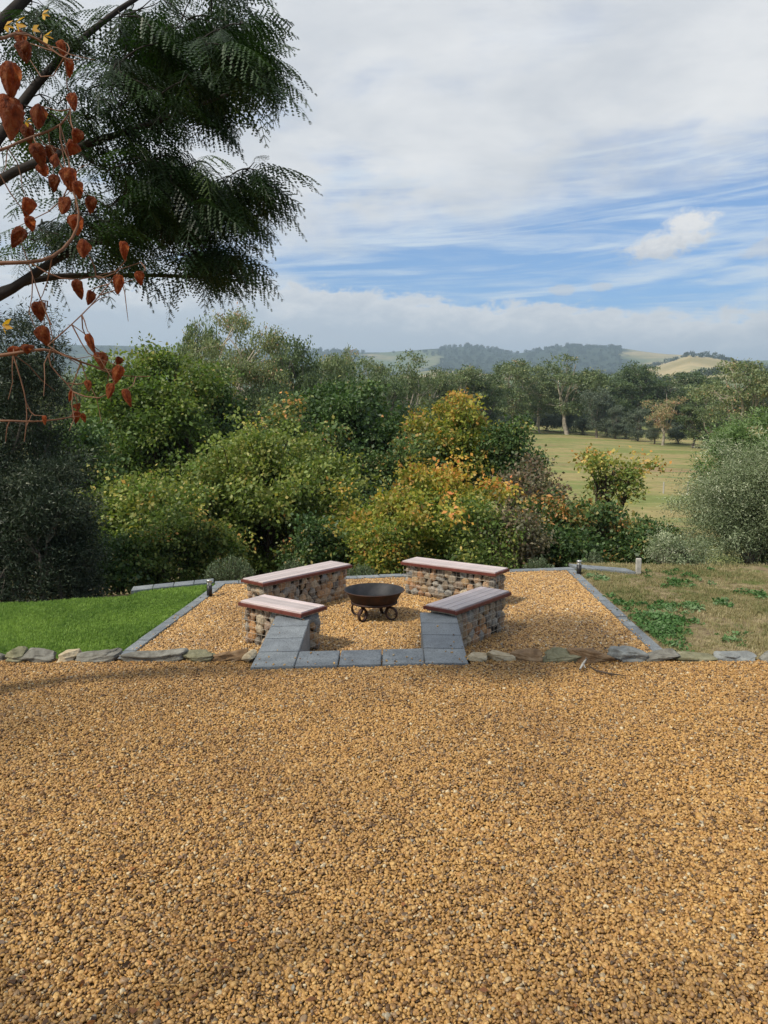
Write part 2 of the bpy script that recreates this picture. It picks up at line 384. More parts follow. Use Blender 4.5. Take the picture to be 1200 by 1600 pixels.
# barks
M['bark'] = simple('brown_bark', (0.075, 0.058, 0.042), 0.9, 0.15, 0.4, 6, 0.6, dist=0.02)
M['gum_bark'] = simple('pale_gum_bark', (0.42, 0.36, 0.29), 0.8, 0.2, 0.35, 1.2, 0.2)
M['grey_bark'] = simple('grey_bark', (0.17, 0.145, 0.12), 0.85, 0.2, 0.35, 3, 0.3)
M['dark_bark'] = simple('dark_bark', (0.035, 0.03, 0.027), 0.9, 0.15, 0.4, 6, 0.5)
M['twig'] = simple('red_brown_twig', (0.17, 0.085, 0.05), 0.75, 0.25, 0.3, 30)
M['shrub_stem'] = simple('shrub_stem', (0.09, 0.075, 0.05), 0.9, 0.1, 0.3, 10)
# leaves
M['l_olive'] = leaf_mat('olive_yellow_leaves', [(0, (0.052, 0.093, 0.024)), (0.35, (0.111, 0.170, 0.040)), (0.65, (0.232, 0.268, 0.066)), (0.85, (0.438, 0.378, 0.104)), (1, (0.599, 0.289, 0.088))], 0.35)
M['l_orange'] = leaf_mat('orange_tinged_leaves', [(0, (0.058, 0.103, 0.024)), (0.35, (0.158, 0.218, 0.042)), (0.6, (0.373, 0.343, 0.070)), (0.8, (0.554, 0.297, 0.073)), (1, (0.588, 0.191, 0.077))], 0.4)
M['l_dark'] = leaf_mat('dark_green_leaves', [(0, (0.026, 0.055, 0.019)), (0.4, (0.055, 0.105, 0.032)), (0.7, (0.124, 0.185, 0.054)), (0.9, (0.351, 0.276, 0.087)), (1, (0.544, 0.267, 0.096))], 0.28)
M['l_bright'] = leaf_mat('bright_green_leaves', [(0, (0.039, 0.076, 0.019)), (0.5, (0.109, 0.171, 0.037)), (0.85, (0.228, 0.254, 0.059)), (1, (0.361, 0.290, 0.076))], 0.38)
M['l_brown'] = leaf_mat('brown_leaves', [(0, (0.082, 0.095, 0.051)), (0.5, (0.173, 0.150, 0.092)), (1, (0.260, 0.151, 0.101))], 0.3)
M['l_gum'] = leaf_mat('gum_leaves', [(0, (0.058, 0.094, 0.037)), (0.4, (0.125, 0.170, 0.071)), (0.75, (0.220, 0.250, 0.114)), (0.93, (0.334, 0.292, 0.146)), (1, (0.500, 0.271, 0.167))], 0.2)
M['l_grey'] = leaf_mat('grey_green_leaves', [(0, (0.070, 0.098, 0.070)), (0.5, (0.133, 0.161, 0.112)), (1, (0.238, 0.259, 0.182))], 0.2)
M['l_olivetree'] = leaf_mat('olive_tree_leaves', [(0, (0.069, 0.100, 0.044)), (0.45, (0.150, 0.194, 0.094)), (0.8, (0.325, 0.362, 0.225)), (1, (0.525, 0.537, 0.388))], 0.15, 0.5)
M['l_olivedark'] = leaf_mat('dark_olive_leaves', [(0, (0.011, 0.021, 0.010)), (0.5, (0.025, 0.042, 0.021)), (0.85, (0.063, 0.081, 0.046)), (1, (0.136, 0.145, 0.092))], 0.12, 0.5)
M['l_pepper'] = leaf_mat('pepper_tree_leaves', [(0, (0.064, 0.113, 0.041)), (0.5, (0.135, 0.217, 0.078)), (1, (0.235, 0.325, 0.137))], 0.35)
M['l_jac'] = leaf_mat('feathery_leaves', [(0, (0.009, 0.020, 0.006)), (0.5, (0.017, 0.040, 0.011)), (0.85, (0.037, 0.072, 0.019)), (1, (0.079, 0.124, 0.034))], 0.30, 0.45, var=0.4)
M['l_lav'] = leaf_mat('lavender_leaves', [(0, (0.07, 0.11, 0.05)), (0.6, (0.14, 0.19, 0.10)), (1, (0.25, 0.30, 0.19))], 0.2)
M['l_yellow'] = leaf_mat('yellow_leaf', [(0, (0.45, 0.22, 0.02)), (1, (0.62, 0.36, 0.03))], 0.4)
m, b = new_mat('papery_pod', 0.55, 0.3); p = tc()
nt = m.node_tree; cp = mixc(1.0, ramp(noise(p, 3.5, 6, 0.7), [(0.33, (0.15, 0.04, 0.018)), (0.5, (0.46, 0.12, 0.035)), (0.68, (0.62, 0.27, 0.10))]), ramp(orand(), [(0, (0.55, 0.5, 0.45)), (1, (1.15, 1.1, 1.0))]), 'MULTIPLY')
N.put(b.inputs['Base Color'], cp); N.put(b.inputs['Normal'], bump(noise(p, 8, 5, 0.65), 0.7, 0.15))
tr = nt.nodes.new('ShaderNodeBsdfTranslucent'); N.put(tr.inputs[0], cp); mx = nt.nodes.new('ShaderNodeMixShader'); mx.inputs[0].default_value = 0.5
nt.links.new(b.outputs[0], mx.inputs[1]); nt.links.new(tr.outputs[0], mx.inputs[2]); nt.links.new(mx.outputs[0], nt.nodes['Material Output'].inputs[0]); M['pod'] = m

# ------------------------------------------------------------------ haze
HZ = 9500.0
bm = box_bm(2 * HZ, 2 * HZ, 620, loc=(0, 0, 620 / 2 - 14))
m = bpy.data.materials.new('haze_air'); m.use_nodes = True; nt = m.node_tree; nt.nodes.clear()
pvn = nt.nodes.new('ShaderNodeVolumePrincipled'); pvn.inputs['Color'].default_value = (0.63, 0.82, 1.0, 1); pvn.inputs['Density'].default_value = 1.6e-4
pvn.inputs['Anisotropy'].default_value = 0.2
mo = nt.nodes.new('ShaderNodeOutputMaterial'); nt.links.new(pvn.outputs[0], mo.inputs['Volume'])
tag(obj('haze', bm_mesh('haze', bm, m)), 'thin blue haze over the valley and hills', 'haze', kind='stuff')

# ------------------------------------------------------------------ terrain
AZP = np.array([-600, 0, 200, 450, 600, 680, 740, 800, 880, 960, 1000, 1070, 1120, 1200, 1800], float)
Y5 = np.array([556, 549, 549, 550, 552, 547, 542, 554, 543, 548, 555, 566, 574, 572, 566], float)    # far ridge, 5000 m
Y2 = np.array([600, 590, 588, 585, 590, 578, 584, 590, 592, 590, 584, 562, 570, 590, 585], float)    # tan rise, 2600 m
Y13 = np.array([618, 618, 618, 616, 612, 596, 590, 590, 600, 606, 604, 596, 592, 600, 600], float)    # near rise, 1500 m
Y6 = np.array([636, 636, 636, 634, 632, 628, 626, 628, 632, 634, 634, 634, 632, 634, 634], float)     # 650 m
def yz(py, d): return CAMZ + d * np.tan(np.arctan((800 - py) / FPX) - PITCH)
def terrain(x, y):
    x = np.asarray(x, float); y = np.asarray(y, float)
    d = np.hypot(x, y) + 1e-6; ya = np.maximum(y, 1e-3)
    a = np.clip(np.arctan2(x, y), -1.35, 1.35); px = np.clip(600 + FPX * np.tan(np.clip(a, -0.95, 0.95)), -600, 1800)
    z170 = np.interp(px, [0, 830, 1140, 1400], [-1.9, -2.6, -4.7, -5.2]); z270 = np.interp(px, [0, 830, 1140], [-0.2, -0.9, -2.2])
    knots = [(0.0, np.full_like(d, -0.75)), (13.2, np.full_like(d, -0.75)), (15.0, np.full_like(d, -1.05)), (19, np.full_like(d, -2.6)), (30, np.full_like(d, -5.0)), (45, np.full_like(d, -5.4)),
             (80, np.full_like(d, -5.8)), (110, np.interp(px, [0, 830, 1140], [-4.6, -4.9, -5.8])), (170, z170), (270, z270), (650, yz(np.interp(px, AZP, Y6), 650)),
             (1500, yz(np.interp(px, AZP, Y13), 1500)), (1900, yz(np.interp(px, AZP, Y13) + 5, 1900)), (2600, yz(np.interp(px, AZP, Y2), 2600)), (3300, yz(np.interp(px, AZP, Y2) + 3, 3300)),
             (5000, yz(np.interp(px, AZP, Y5), 5000)), (6200, yz(np.interp(px, AZP, Y5) + 16, 6200)), (9000, np.full_like(d, 60.0))]
    z = np.zeros_like(d); z[...] = knots[0][1]
    for (d0, z0), (d1, z1) in zip(knots[:-1], knots[1:]):
        t = np.clip((d - d0) / (d1 - d0), 0, 1)
        if d0 > 200: t = t * t * (3 - 2 * t) * 0.6 + t * 0.4
        z = np.where(d >= d0, z0 + (z1 - z0) * t, z)
    far = np.clip((d - 900) / 2500, 0, 1)
    z = z + far * 10 * fnoise(x, y, 5, 4, 1 / 320.0) + np.clip((d - 300) / 900, 0, 1) * 3.0 * fnoise(x, y, 9, 3, 1 / 90.0)
    z = z + np.clip((d - 40) / 60, 0, 1) * 0.12 * fnoise(x, y, 11, 3, 1 / 11.0)
    return z
radii = np.concatenate([[0.0, 6, 11, 12.5], np.geomspace(13.2, 300, 70), np.geomspace(306, 9000, 150)])
angs = np.concatenate([np.linspace(-PI, -0.75, 50)[:-1], np.linspace(-0.75, 0.75, 420), np.linspace(0.75, PI, 50)[1:]])
RR, AA = np.meshgrid(radii, angs, indexing='ij')
TX, TY = RR * np.sin(AA), RR * np.cos(AA); TZ = terrain(TX, TY)
nr, na = RR.shape; ii = np.arange(nr - 1)[:, None] * na; jj = np.arange(na - 1)[None, :]
TF = np.stack([ii + jj, ii + jj + 1, ii + na + jj + 1, ii + na + jj], -1).reshape(-1, 4)[:, ::-1]
tpx = 600 + FPX * np.tan(np.clip(AA, -1.2, 1.2))
def bumpf(x, c, w): return np.exp(-((x - c) / w) ** 2)
wood = (RR > 3300) * (bumpf(tpx, 735, 62) + bumpf(tpx, 900, 92) * 1.15 + bumpf(tpx, 500, 130) * 0.8 + bumpf(tpx, 140, 190) * 0.6) + 0.35 * fnoise(TX, TY, 21, 4, 1 / 260.0) - 0.12
wood = wood * np.clip((RR - 700) / 500, 0, 1)
tan_ = np.clip((RR - 900) / 900, 0, 1) * (-0.25 + bumpf(tpx, 1060, 95) * 1.2 + bumpf(tpx, 720, 90) * 0.7 + bumpf(tpx, 860, 60) * .5)
m, b = new_mat('paddock', 0.95, 0.1); w = wpos()
sp_ = N.nt.nodes.new('ShaderNodeSeparateXYZ'); N.put(sp_.inputs[0], w); wx, wy, wz = (N(sp_.outputs[i]) for i in range(3))
rr = N.math('SQRT', wx * wx + wy * wy)
fld = noise(vec(wx * 0.35, wy, 0.0), 0.05, 5, 0.6)
grassc = ramp(fld, [(0.30, (0.12, 0.145, 0.050)), (0.44, (0.17, 0.195, 0.065)), (0.51, (0.29, 0.235, 0.11)), (0.57, (0.16, 0.19, 0.065)), (0.66, (0.30, 0.19, 0.115))])
grassc = mixc(0.5, grassc, ramp(noise(w, 0.9, 4, 0.6), [(0.3, (0.6, 0.6, 0.6)), (0.7, (1.3, 1.3, 1.3))]), 'MULTIPLY')
mulch = ramp(noise(w, 6, 5, 0.65), [(0.3, (0.08, 0.055, 0.035)), (0.7, (0.20, 0.14, 0.085))])
base = mixc(sstep(rr, 26.0, 46.0), mulch, grassc)
hillg = ramp(noise(w, 0.004, 5, 0.6), [(0.35, (0.26, 0.22, 0.10)), (0.5, (0.40, 0.32, 0.17)), (0.65, (0.20, 0.21, 0.09))])
farc = mixc(sstep(noise(w, 0.0022, 3, 0.5) + attr('tan') * 0.35, 0.45, 0.75), (0.095, 0.125, 0.055), hillg)
base = mixc(sstep(rr, 350.0, 900.0), base, farc)
woodc = ramp(noise(w, 0.03, 5, 0.7), [(0.3, (0.012, 0.022, 0.012)), (0.7, (0.045, 0.062, 0.026))])
base = mixc(sstep(attr('wood') + (noise(w, 0.012, 5, 0.7) - 0.5) * 0.9, 0.25, 0.42), base, woodc)
N.put(b.inputs['Base Color'], base); M['paddock'] = m
tag(obj('terrain', mk('terrain', np.stack([TX, TY, TZ], -1).reshape(-1, 3), TF, m, {'wood': wood.ravel(), 'tan': tan_.ravel()}, smooth=True)), kind='structure')
def tz(x, y): return float(terrain(np.array([x]), np.array([y]))[0])

# ------------------------------------------------------------------ ground layers near the house
ZP = -0.40                                          # fire-pit pad level
EDGE_Y = 6.92
def poly_slab(name, pts, ztop, depth, mat, kind='structure'):
    n = len(pts); V = [(p[0], p[1], ztop) for p in pts] + [(p[0], p[1], ztop - depth) for p in pts]
    F = [tuple(range(n)), tuple(range(2 * n - 1, n - 1, -1))] + [(i, i + n, (i + 1) % n + n, (i + 1) % n) for i in range(n)]
    me = mk(name, V, F, mat); o = obj(name, me); tag(o, kind=kind); return o
stA = [G(-60, 1036, 0), G(0, 1035, 0), G(200, 1030, 0), G(390, 1028, 0)]
PL0, PR0 = G(196, 1030, ZP), G(1014, 1013, ZP)      # near corners of the pad (hidden by the stones)
PLF, PRF = G(352, 913, ZP), G(886, 891, ZP)         # far corners (inside the edging)
def lerp(a, b, t): return np.asarray(a) * (1 - t) + np.asarray(b) * t
PL0 = PL0 + (PL0 - PLF) / np.linalg.norm(PL0 - PLF) * 0.9; PR0 = PR0 + (PR0 - PRF) / np.linalg.norm(PR0 - PRF) * 0.9
# near terrace (gravel drive) at z = 0, its edge just behind the row of stones; a notch holds the steps
SX0, SX1 = -0.80, 0.38                              # stair opening
poly_slab('gravel_terrace', [(-14, -8), (14, -8), (14, EDGE_Y + 0.05), (SX1, EDGE_Y + 0.05), (SX0, EDGE_Y + 0.05), (-14, EDGE_Y + 0.05)], -0.022, 0.7, M['gravel_bed'])
poly_slab('pad_bed', [PL0[:2], PR0[:2], PRF[:2], PLF[:2]], ZP - 0.018, 0.2, M['gravel_bed'])
FLl = G(0, 943, ZP); FLm = G(200, 932, ZP)
lawn_poly = [(-11, EDGE_Y), (PL0[0], EDGE_Y), PL0[:2], PLF[:2], (PLF[0] - 0.35, PLF[1] + 0.15), (-3.6, 11.7), FLm[:2], FLl[:2], (-8, 10.3), (-11, 9.9)]
poly_slab('lawn', lawn_poly, ZP - 0.004, 0.5, M['lawn_soil'])
# dry ground to the +X side: gently bumpy sheet
nx, ny = 90, 70
gx, gy = np.meshgrid(np.linspace(0, 1, nx), np.linspace(0, 1, ny), indexing='ij')
yy = EDGE_Y + gy * (13.9 - EDGE_Y); xl = np.interp(yy, [PR0[1], PRF[1], 14], [PR0[0], PRF[0], PRF[0] + 0.1]); xx = xl + gx * (13 - xl)
zg = ZP - 0.01 + 0.03 * fnoise(xx, yy, 31, 4, 2.2) * np.clip(gx * 30, 0, 1) + np.clip((xx - 5.0) / 6, 0, 1) * 0.1 - np.clip((yy - 13.3) / 0.6, 0, 1) ** 2 * 0.5
i_ = np.arange(nx - 1)[:, None] * ny; j_ = np.arange(ny - 1)[None, :]
tag(obj('dry_ground', mk('dry_ground', np.stack([xx, yy, zg], -1).reshape(-1, 3), np.stack([i_ + j_, i_ + ny + j_, i_ + ny + j_ + 1, i_ + j_ + 1], -1).reshape(-1, 4), M['dry_ground'], smooth=True)), kind='structure')

# ------------------------------------------------------------------ scatter: one object whose own mesh holds templates and points
def scatter(name, temps, pts, rot, scl, pick, mat, label, cat, parent=None, kind='stuff'):
    nP = len(pts); Vt, Ft, tid = [], [], []; off = 0
    for k, (V, F) in enumerate(temps):
        Vt.append(np.asarray(V)); Ft.append(np.asarray(F) + off); tid.append(np.full(len(V), k)); off += len(V)
    V = np.concatenate(Vt + [np.asarray(pts)]); tid = np.concatenate(tid + [np.full(nP, -1)]).astype(np.int32)
    me = mk(name, V, [f for f in Ft], mat)
    a = me.attributes.new('tid', 'INT', 'POINT'); a.data.foreach_set('value', tid)
    def fullv(arr):
        o = np.zeros((len(V), 3), np.float32); o[off:] = arr; return o.ravel()
    a = me.attributes.new('rot', 'FLOAT_VECTOR', 'POINT'); a.data.foreach_set('vector', fullv(rot))
    scl = np.asarray(scl); scl = scl if scl.ndim == 2 else np.repeat(scl[:, None], 3, 1)
    a = me.attributes.new('scl', 'FLOAT_VECTOR', 'POINT'); a.data.foreach_set('vector', fullv(scl))
    pk = np.zeros(len(V), np.int32); pk[off:] = pick; a = me.attributes.new('pick', 'INT', 'POINT'); a.data.foreach_set('value', pk)
    ng = bpy.data.node_groups.new(name, 'GeometryNodeTree')
    ng.interface.new_socket('Geometry', in_out='INPUT', socket_type='NodeSocketGeometry'); ng.interface.new_socket('Geometry', in_out='OUTPUT', socket_type='NodeSocketGeometry')
    nn, ln = ng.nodes, ng.links; gi = nn.new('NodeGroupInput'); go = nn.new('NodeGroupOutput')
    def named(nm, typ):
        n = nn.new('GeometryNodeInputNamedAttribute'); n.data_type = typ; n.inputs[0].default_value = nm; return n.outputs[0]
    t = named('tid', 'INT'); join = nn.new('GeometryNodeJoinGeometry')
    def sel(k):
        c = nn.new('FunctionNodeCompare'); c.data_type = 'INT'; c.operation = 'EQUAL'
        ln.new(t, c.inputs[2]); c.inputs[3].default_value = k
        s = nn.new('GeometryNodeSeparateGeometry'); s.domain = 'POINT'; ln.new(gi.outputs[0], s.inputs[0]); ln.new(c.outputs[0], s.inputs[1]); return s.outputs[0]
    for k in range(len(temps)):
        g2 = nn.new('GeometryNodeGeometryToInstance'); ln.new(sel(k), g2.inputs[0]); ln.new(g2.outputs[0], join.inputs[0])
    ip = nn.new('GeometryNodeInstanceOnPoints'); ln.new(sel(-1), ip.inputs['Points']); ln.new(join.outputs[0], ip.inputs['Instance'])
    ip.inputs['Pick Instance'].default_value = True; ln.new(named('pick', 'INT'), ip.inputs['Instance Index'])
    ln.new(named('rot', 'FLOAT_VECTOR'), ip.inputs['Rotation']); ln.new(named('scl', 'FLOAT_VECTOR'), ip.inputs['Scale'])
    ln.new(ip.outputs[0], go.inputs[0])
    o = obj(name, me, parent); md = o.modifiers.new('scatter', 'NODES'); md.node_group = ng
    if parent is None: tag(o, label, cat, kind=kind)
    else: o['kind'] = kind
    return o

def inpoly(x, y, poly):
    ins = np.zeros(len(x), bool); n = len(poly)
    for i in range(n):
        x0, y0 = poly[i][:2]; x1, y1 = poly[(i + 1) % n][:2]
        c = ((y0 > y) != (y1 > y)) & (x < (x1 - x0) * (y - y0) / (y1 - y0 + 1e-12) + x0); ins ^= c
    return ins
# gravel
rng = np.random.default_rng(3)
pebs = []
for k in range(14):
    V, F = stone_shape(rng, 2, 7, 0.0, 0.02); pebs.append((V * np.array([1.0, rng.uniform(0.65, 0.9), rng.uniform(0.45, 0.7)]), F))
def gravel(name, x0, x1, y0, y1, sp, z0, keep, label, size, mt='pebble'):
    nx, ny = int((x1 - x0) / sp), int((y1 - y0) / sp)
    gx, gy = np.meshgrid(np.arange(nx), np.arange(ny), indexing='ij')
    x = x0 + (gx.ravel() + rng.uniform(-0.5, 0.5, nx * ny)) * sp; y = y0 + (gy.ravel() + rng.uniform(-0.5, 0.5, nx * ny)) * sp
    k = keep(x, y); x, y = x[k], y[k]; n = len(x)
    s = size * np.exp(rng.normal(0, 0.25, n)); z = z0 + rng.uniform(-0.010, 0.003, n) + 0.008 * fnoise(x, y, 41, 3, 3.0)
    rot = np.stack([rng.normal(0, 0.45, n), rng.normal(0, 0.45, n), rng.uniform(0, 2 * PI, n)], -1)
    scatter(name, pebs, np.stack([x, y, z], -1), rot, s, rng.integers(0, len(pebs), n), M[mt], label, 'gravel')
ROW = dict(y0=6.35, y1=6.86)
def keep_near(x, y):
    lim = np.minimum(0.53 * y + 2.2, 6.4)
    edge = EDGE_Y - 0.02 + 0.05 * np.sin(x * 3.1) + 0.03 * np.sin(x * 7.7)
    inrow = inpoly(x, y, [G(388, 1044, 0), G(735, 1038, 0), G(735, 1000, 0), G(388, 1000, 0)])
    return (np.abs(x) < lim) & (y < edge) & ~inrow
gravel('drive_gravel', -6.4, 6.4, 1.6, 7.05, 0.0122, -0.008, keep_near, 'golden brown gravel spread over the whole drive in front of the stone edging', 0.0094, 'drive_pebble')
padp = [PL0, PR0, PRF, PLF]
gravel('pad_gravel', min(PL0[0], PLF[0]), max(PR0[0], PRF[0]), 6.95, 13.2, 0.0175, ZP - 0.004, lambda x, y: inpoly(x, y, padp) & (y > 7.0 + 0 * x), 'brighter golden gravel on the sunken fire pit pad around the benches', 0.0125)

# grass and weeds
def tuft(rng, n, h, spread, w):
    V, F = [], []
    for k in range(n):
        a = rng.uniform(0, 2 * PI); r = rng.uniform(0, spread); bx, by = r * math.cos(a), r * math.sin(a)
        a2 = rng.uniform(0, 2 * PI); ln_ = h * rng.uniform(0.6, 1.1); lean = rng.uniform(0.2, 0.9) * ln_
        dx, dy = math.cos(a2), math.sin(a2); sx, sy = -dy * w / 2, dx * w / 2; o = len(V)
        V += [(bx - sx, by - sy, 0), (bx + sx, by + sy, 0), (bx + dx * lean * .4 + sx * .8, by + dy * lean * .4 + sy * .8, ln_ * .6), (bx + dx * lean * .4 - sx * .8, by + dy * lean * .4 - sy * .8, ln_ * .6),
              (bx + dx * lean, by + dy * lean, ln_ * .95), (bx + dx * lean, by + dy * lean, ln_ * .95 + 1e-4)]
        F += [(o, o + 1, o + 2, o + 3), (o + 3, o + 2, o + 4, o + 5)]
    return np.array(V, float), np.array(F)
rng = np.random.default_rng(5)
tl = [tuft(rng, 9, 0.034, 0.018, 0.0042) for _ in range(6)]
sp = 0.024; gx, gy = np.meshgrid(np.arange(-8.0, PL0[0] + 3, sp), np.arange(6.95, 12.0, sp), indexing='ij')
x = gx.ravel() + rng.uniform(-.5, .5, gx.size) * sp; y = gy.ravel() + rng.uniform(-.5, .5, gx.size) * sp
lp = [p for p in lawn_poly]; k = inpoly(x, y, lp) & (np.abs(x) < 0.52 * y + 2.0); x, y = x[k], y[k]; n = len(x)
xs = x - np.interp(y, [PL0[1], PLF[1]], [PL0[0], PLF[0]]); k = xs < -0.17; x, y = x[k], y[k]; n = len(x)
scatter('lawn_grass', tl, np.stack([x, y, np.full(n, ZP - 0.006)], -1), np.stack([np.zeros(n), np.zeros(n), rng.uniform(0, 6.28, n)], -1), rng.uniform(0.7, 1.25, n) * (1 + 0.25 * fnoise(x, y, 51, 2, 3)), rng.integers(0, 6, n), M['lawn'], 'short bright green mown grass of the lawn beside the pad', 'grass')
# ragged taller grass at the lawn's far rim
n = 1500; t = rng.uniform(0, 1, n); seg = [(-5.9, 10.5), (-5.3, 10.62), (-3.7, 11.25), (-2.7, 11.75)]
bx = np.interp(t, [0, .1, .6, 1], [p[0] for p in seg]); by = np.interp(t, [0, .1, .6, 1], [p[1] for p in seg])
tt = [tuft(rng, 9, 0.12, 0.05, 0.006) for _ in range(5)]
# dry side: tufts by density
n = 95000; x = rng.uniform(2.8, 10.8, n); y = rng.uniform(7.0, 13.7, n)
xr = np.interp(y, [PR0[1], PRF[1]], [PR0[0], PRF[0]]) + 0.2
dens = 0.18 + 0.9 * np.clip(fnoise(x, y, 61, 3, 2.0), 0, 1) + 0.9 * np.exp(-((x - xr) / 0.45) ** 2)
k = (x > xr) & (x < 0.53 * y + 2.5) & (rng.uniform(0, 1, n) < dens); x, y = x[k], y[k]; n = len(x)
td = [tuft(rng, 10, 0.05, 0.05, 0.0045) for _ in range(6)]
scatter('dry_grass', td, np.stack([x, y, np.full(n, ZP - 0.02)], -1), np.stack([np.zeros(n), np.zeros(n), rng.uniform(0, 6.28, n)], -1), rng.uniform(0.6, 1.4, n), rng.integers(0, 6, n), M['dry_grass'], 'thin straw and green grass growing over the dry ground', 'grass')
# leafy weeds
def weed_t(rng):
    n = 26; C = np.stack([rng.normal(0, .035, n), rng.normal(0, .035, n), rng.uniform(0.005, .05, n)], -1); D = np.stack([rng.normal(0, 1, n), rng.normal(0, 1, n), rng.uniform(.1, .8, n)], -1)
    return leaf_quads(C, D, rng.uniform(.03, .06, n), rng.uniform(.018, .035, n), rng)
tw = [weed_t(rng) for _ in range(5)]
spots = [(1033, 985, .13, 120), (1045, 970, .12, 50), (1022, 1000, .12, 60), (960, 945, 0.08, 30), (928, 925, 0.10, 26), (1035, 952, 0.10, 30), (1085, 950, .08, 14), (1130, 945, .08, 14), (1180, 930, .08, 14), (1065, 915, .10, 16), (920, 905, .14, 26), (1150, 1000, .08, 8), (995, 962, .12, 26), (1060, 893, .3, 22), (985, 975, .08, 18)]
pp = []
for (px, py, r, k) in spots:
    c0 = G(px, py, ZP); pp.append(np.stack([c0[0] + rng.normal(0, r, k), c0[1] + rng.normal(0, r * 1.6, k), np.full(k, ZP - .015)], -1))
pp = np.concatenate(pp); xr = np.interp(pp[:, 1], [PR0[1], PRF[1]], [PR0[0], PRF[0]]) + 0.2; pp = pp[(pp[:, 0] > xr) & (pp[:, 1] > 7.0) & (pp[:, 1] < 13.5)]; n = len(pp)
scatter('leafy_weeds', tw, pp, np.stack([np.zeros(n), np.zeros(n), rng.uniform(0, 6.28, n)], -1), rng.uniform(.6, 1.3, n), rng.integers(0, 5, n), M['weed'], 'low broad leaved green weeds in patches on the dry ground', 'weeds')

# ------------------------------------------------------------------ pavers: steps, wing walls, edging
rng = np.random.default_rng(8)
def quad_block(name, q, ztop, th, mat, parent, bev=0.006):
    """four-cornered block from plan points q, local to nothing (world)"""
    bm = bmesh.new(); vt = [bm.verts.new((p[0], p[1], ztop)) for p in q]; vb = [bm.verts.new((p[0], p[1], ztop - th)) for p in q]
    bm.faces.new(vt); bm.faces.new(vb[::-1])
    for i in range(4): bm.faces.new((vt[i], vb[i], vb[(i + 1) % 4], vt[(i + 1) % 4]))
    bmesh.ops.recalc_face_normals(bm, faces=bm.faces); bmesh.ops.bevel(bm, geom=bm.edges[:], offset=bev, segments=2, affect='EDGES')
    return obj(name, bm_mesh(name, bm, mat), parent)
def strip_q(a0, a1, b0, b1, t0, t1, gap=0.004):
    """quad between rails a (a0->a1) and b (b0->b1) for parameter t0..t1, shrunk by a joint"""
    L = np.linalg.norm(np.subtract(a1, a0)); g = gap / L
    return [lerp(a0, a1, t0 + g), lerp(b0, b1, t0 + g), lerp(b0, b1, t1 - g), lerp(a0, a1, t1 - g)]
ZW = 0.012
steps = thing('garden_steps', 'bluestone paved steps between two wing walls leading down to the fire pit', 'steps')
def wg(px, py): return G(px, py, ZW)
LW = [wg(391, 1043), wg(459, 1041), wg(486, 961), wg(431, 962)]   # near outer, near inner, far inner, far outer
RW = [wg(732, 1037), wg(664, 1036), wg(656, 956.5), wg(712, 957)]
for Wq in (LW, RW):
    for k in range(4):
        quad_block('paver', strip_q(Wq[0], Wq[3], Wq[1], Wq[2], k / 4, (k + 1) / 4), ZW, 0.045, M['bluestone'], steps)
    ins = [lerp(lerp(Wq[0], Wq[1], .03), lerp(Wq[3], Wq[2], .03), .01), lerp(lerp(Wq[0], Wq[1], .97), lerp(Wq[3], Wq[2], .97), .01), lerp(lerp(Wq[0], Wq[1], .97), lerp(Wq[3], Wq[2], .97), .99), lerp(lerp(Wq[0], Wq[1], .03), lerp(Wq[3], Wq[2], .03), .99)]
    quad_block('wing_wall', ins, ZW - 0.046, 0.46, M['bluestone'], steps, 0.003)
a0, a1 = LW[1], RW[1]; f0, f1 = lerp(LW[1], LW[2], .25), lerp(RW[1], RW[2], .25)
for k in range(3):
    q = strip_q(a0, a1, f0, f1, k / 3 + .002, (k + 1) / 3 - .002); quad_block('paver', q, ZW - 0.002, 0.045, M['bluestone'], steps)
quad_block('riser', [lerp(a0, a1, .004) + [0, .05, 0], lerp(a0, a1, .996) + [0, .05, 0], lerp(f0, f1, .996) - [0, .03, 0], lerp(f0, f1, .004) - [0, .03, 0]], ZW - 0.049, 0.42, M['bluestone'], steps)
g0, g1 = lerp(LW[1], LW[2], .5), lerp(RW[1], RW[2], .5)
for k in range(3):
    quad_block('paver', strip_q(f0 + [0, .004, 0], f1 + [0, .004, 0], g0, g1, k / 3 + .004, (k + 1) / 3 - .004), -0.2, 0.045, M['bluestone'], steps)
quad_block('riser', [lerp(f0, f1, .01) + [0, .004, 0], lerp(f0, f1, .99) + [0, .004, 0], lerp(g0, g1, .99) - [0, .03, 0], lerp(g0, g1, .01) - [0, .03, 0]], -0.247, 0.2, M['bluestone'], steps)

def edging(label, a0, a1, wvec, n, ztop=ZP + 0.012, th=0.05, jit=0.0):
    t = thing('paver_edging', label, 'edging', tuple(lerp(a0, a1, .5)))
    o0 = np.array(t.location)
    for k in range(n):
        q = strip_q(a0, a1, np.add(a0, wvec), np.add(a1, wvec), k / n, (k + 1) / n, 0.005)
        q = [p - o0 + rng.normal(0, jit, 3) * [1, 1, 0] for p in q]
        quad_block('paver', q, ztop - o0[2] + rng.normal(0, 0.0025), th, M['bluestone'], t, 0.005)
    return t
dl = unit(PLF - PL0); nl = np.array([-dl[1], dl[0], 0]); dr = unit(PRF - PR0); nrv = np.array([dr[1], -dr[0], 0])
edging('straight row of grey pavers between the green lawn and the gravel pad', PL0, PLF, nl * 0.14, 12)
edging('straight row of grey pavers between the gravel pad and the dry weedy ground', PR0, PRF, nrv * 0.14, 12)
df = unit(PRF - PLF); nf = np.array([-df[1], df[0], 0])
edging('row of pavers closing the far side of the pad behind the benches', PLF + nf * .004 - df * .17, PRF + nf * .004 + df * .17, nf * 0.21, 16)
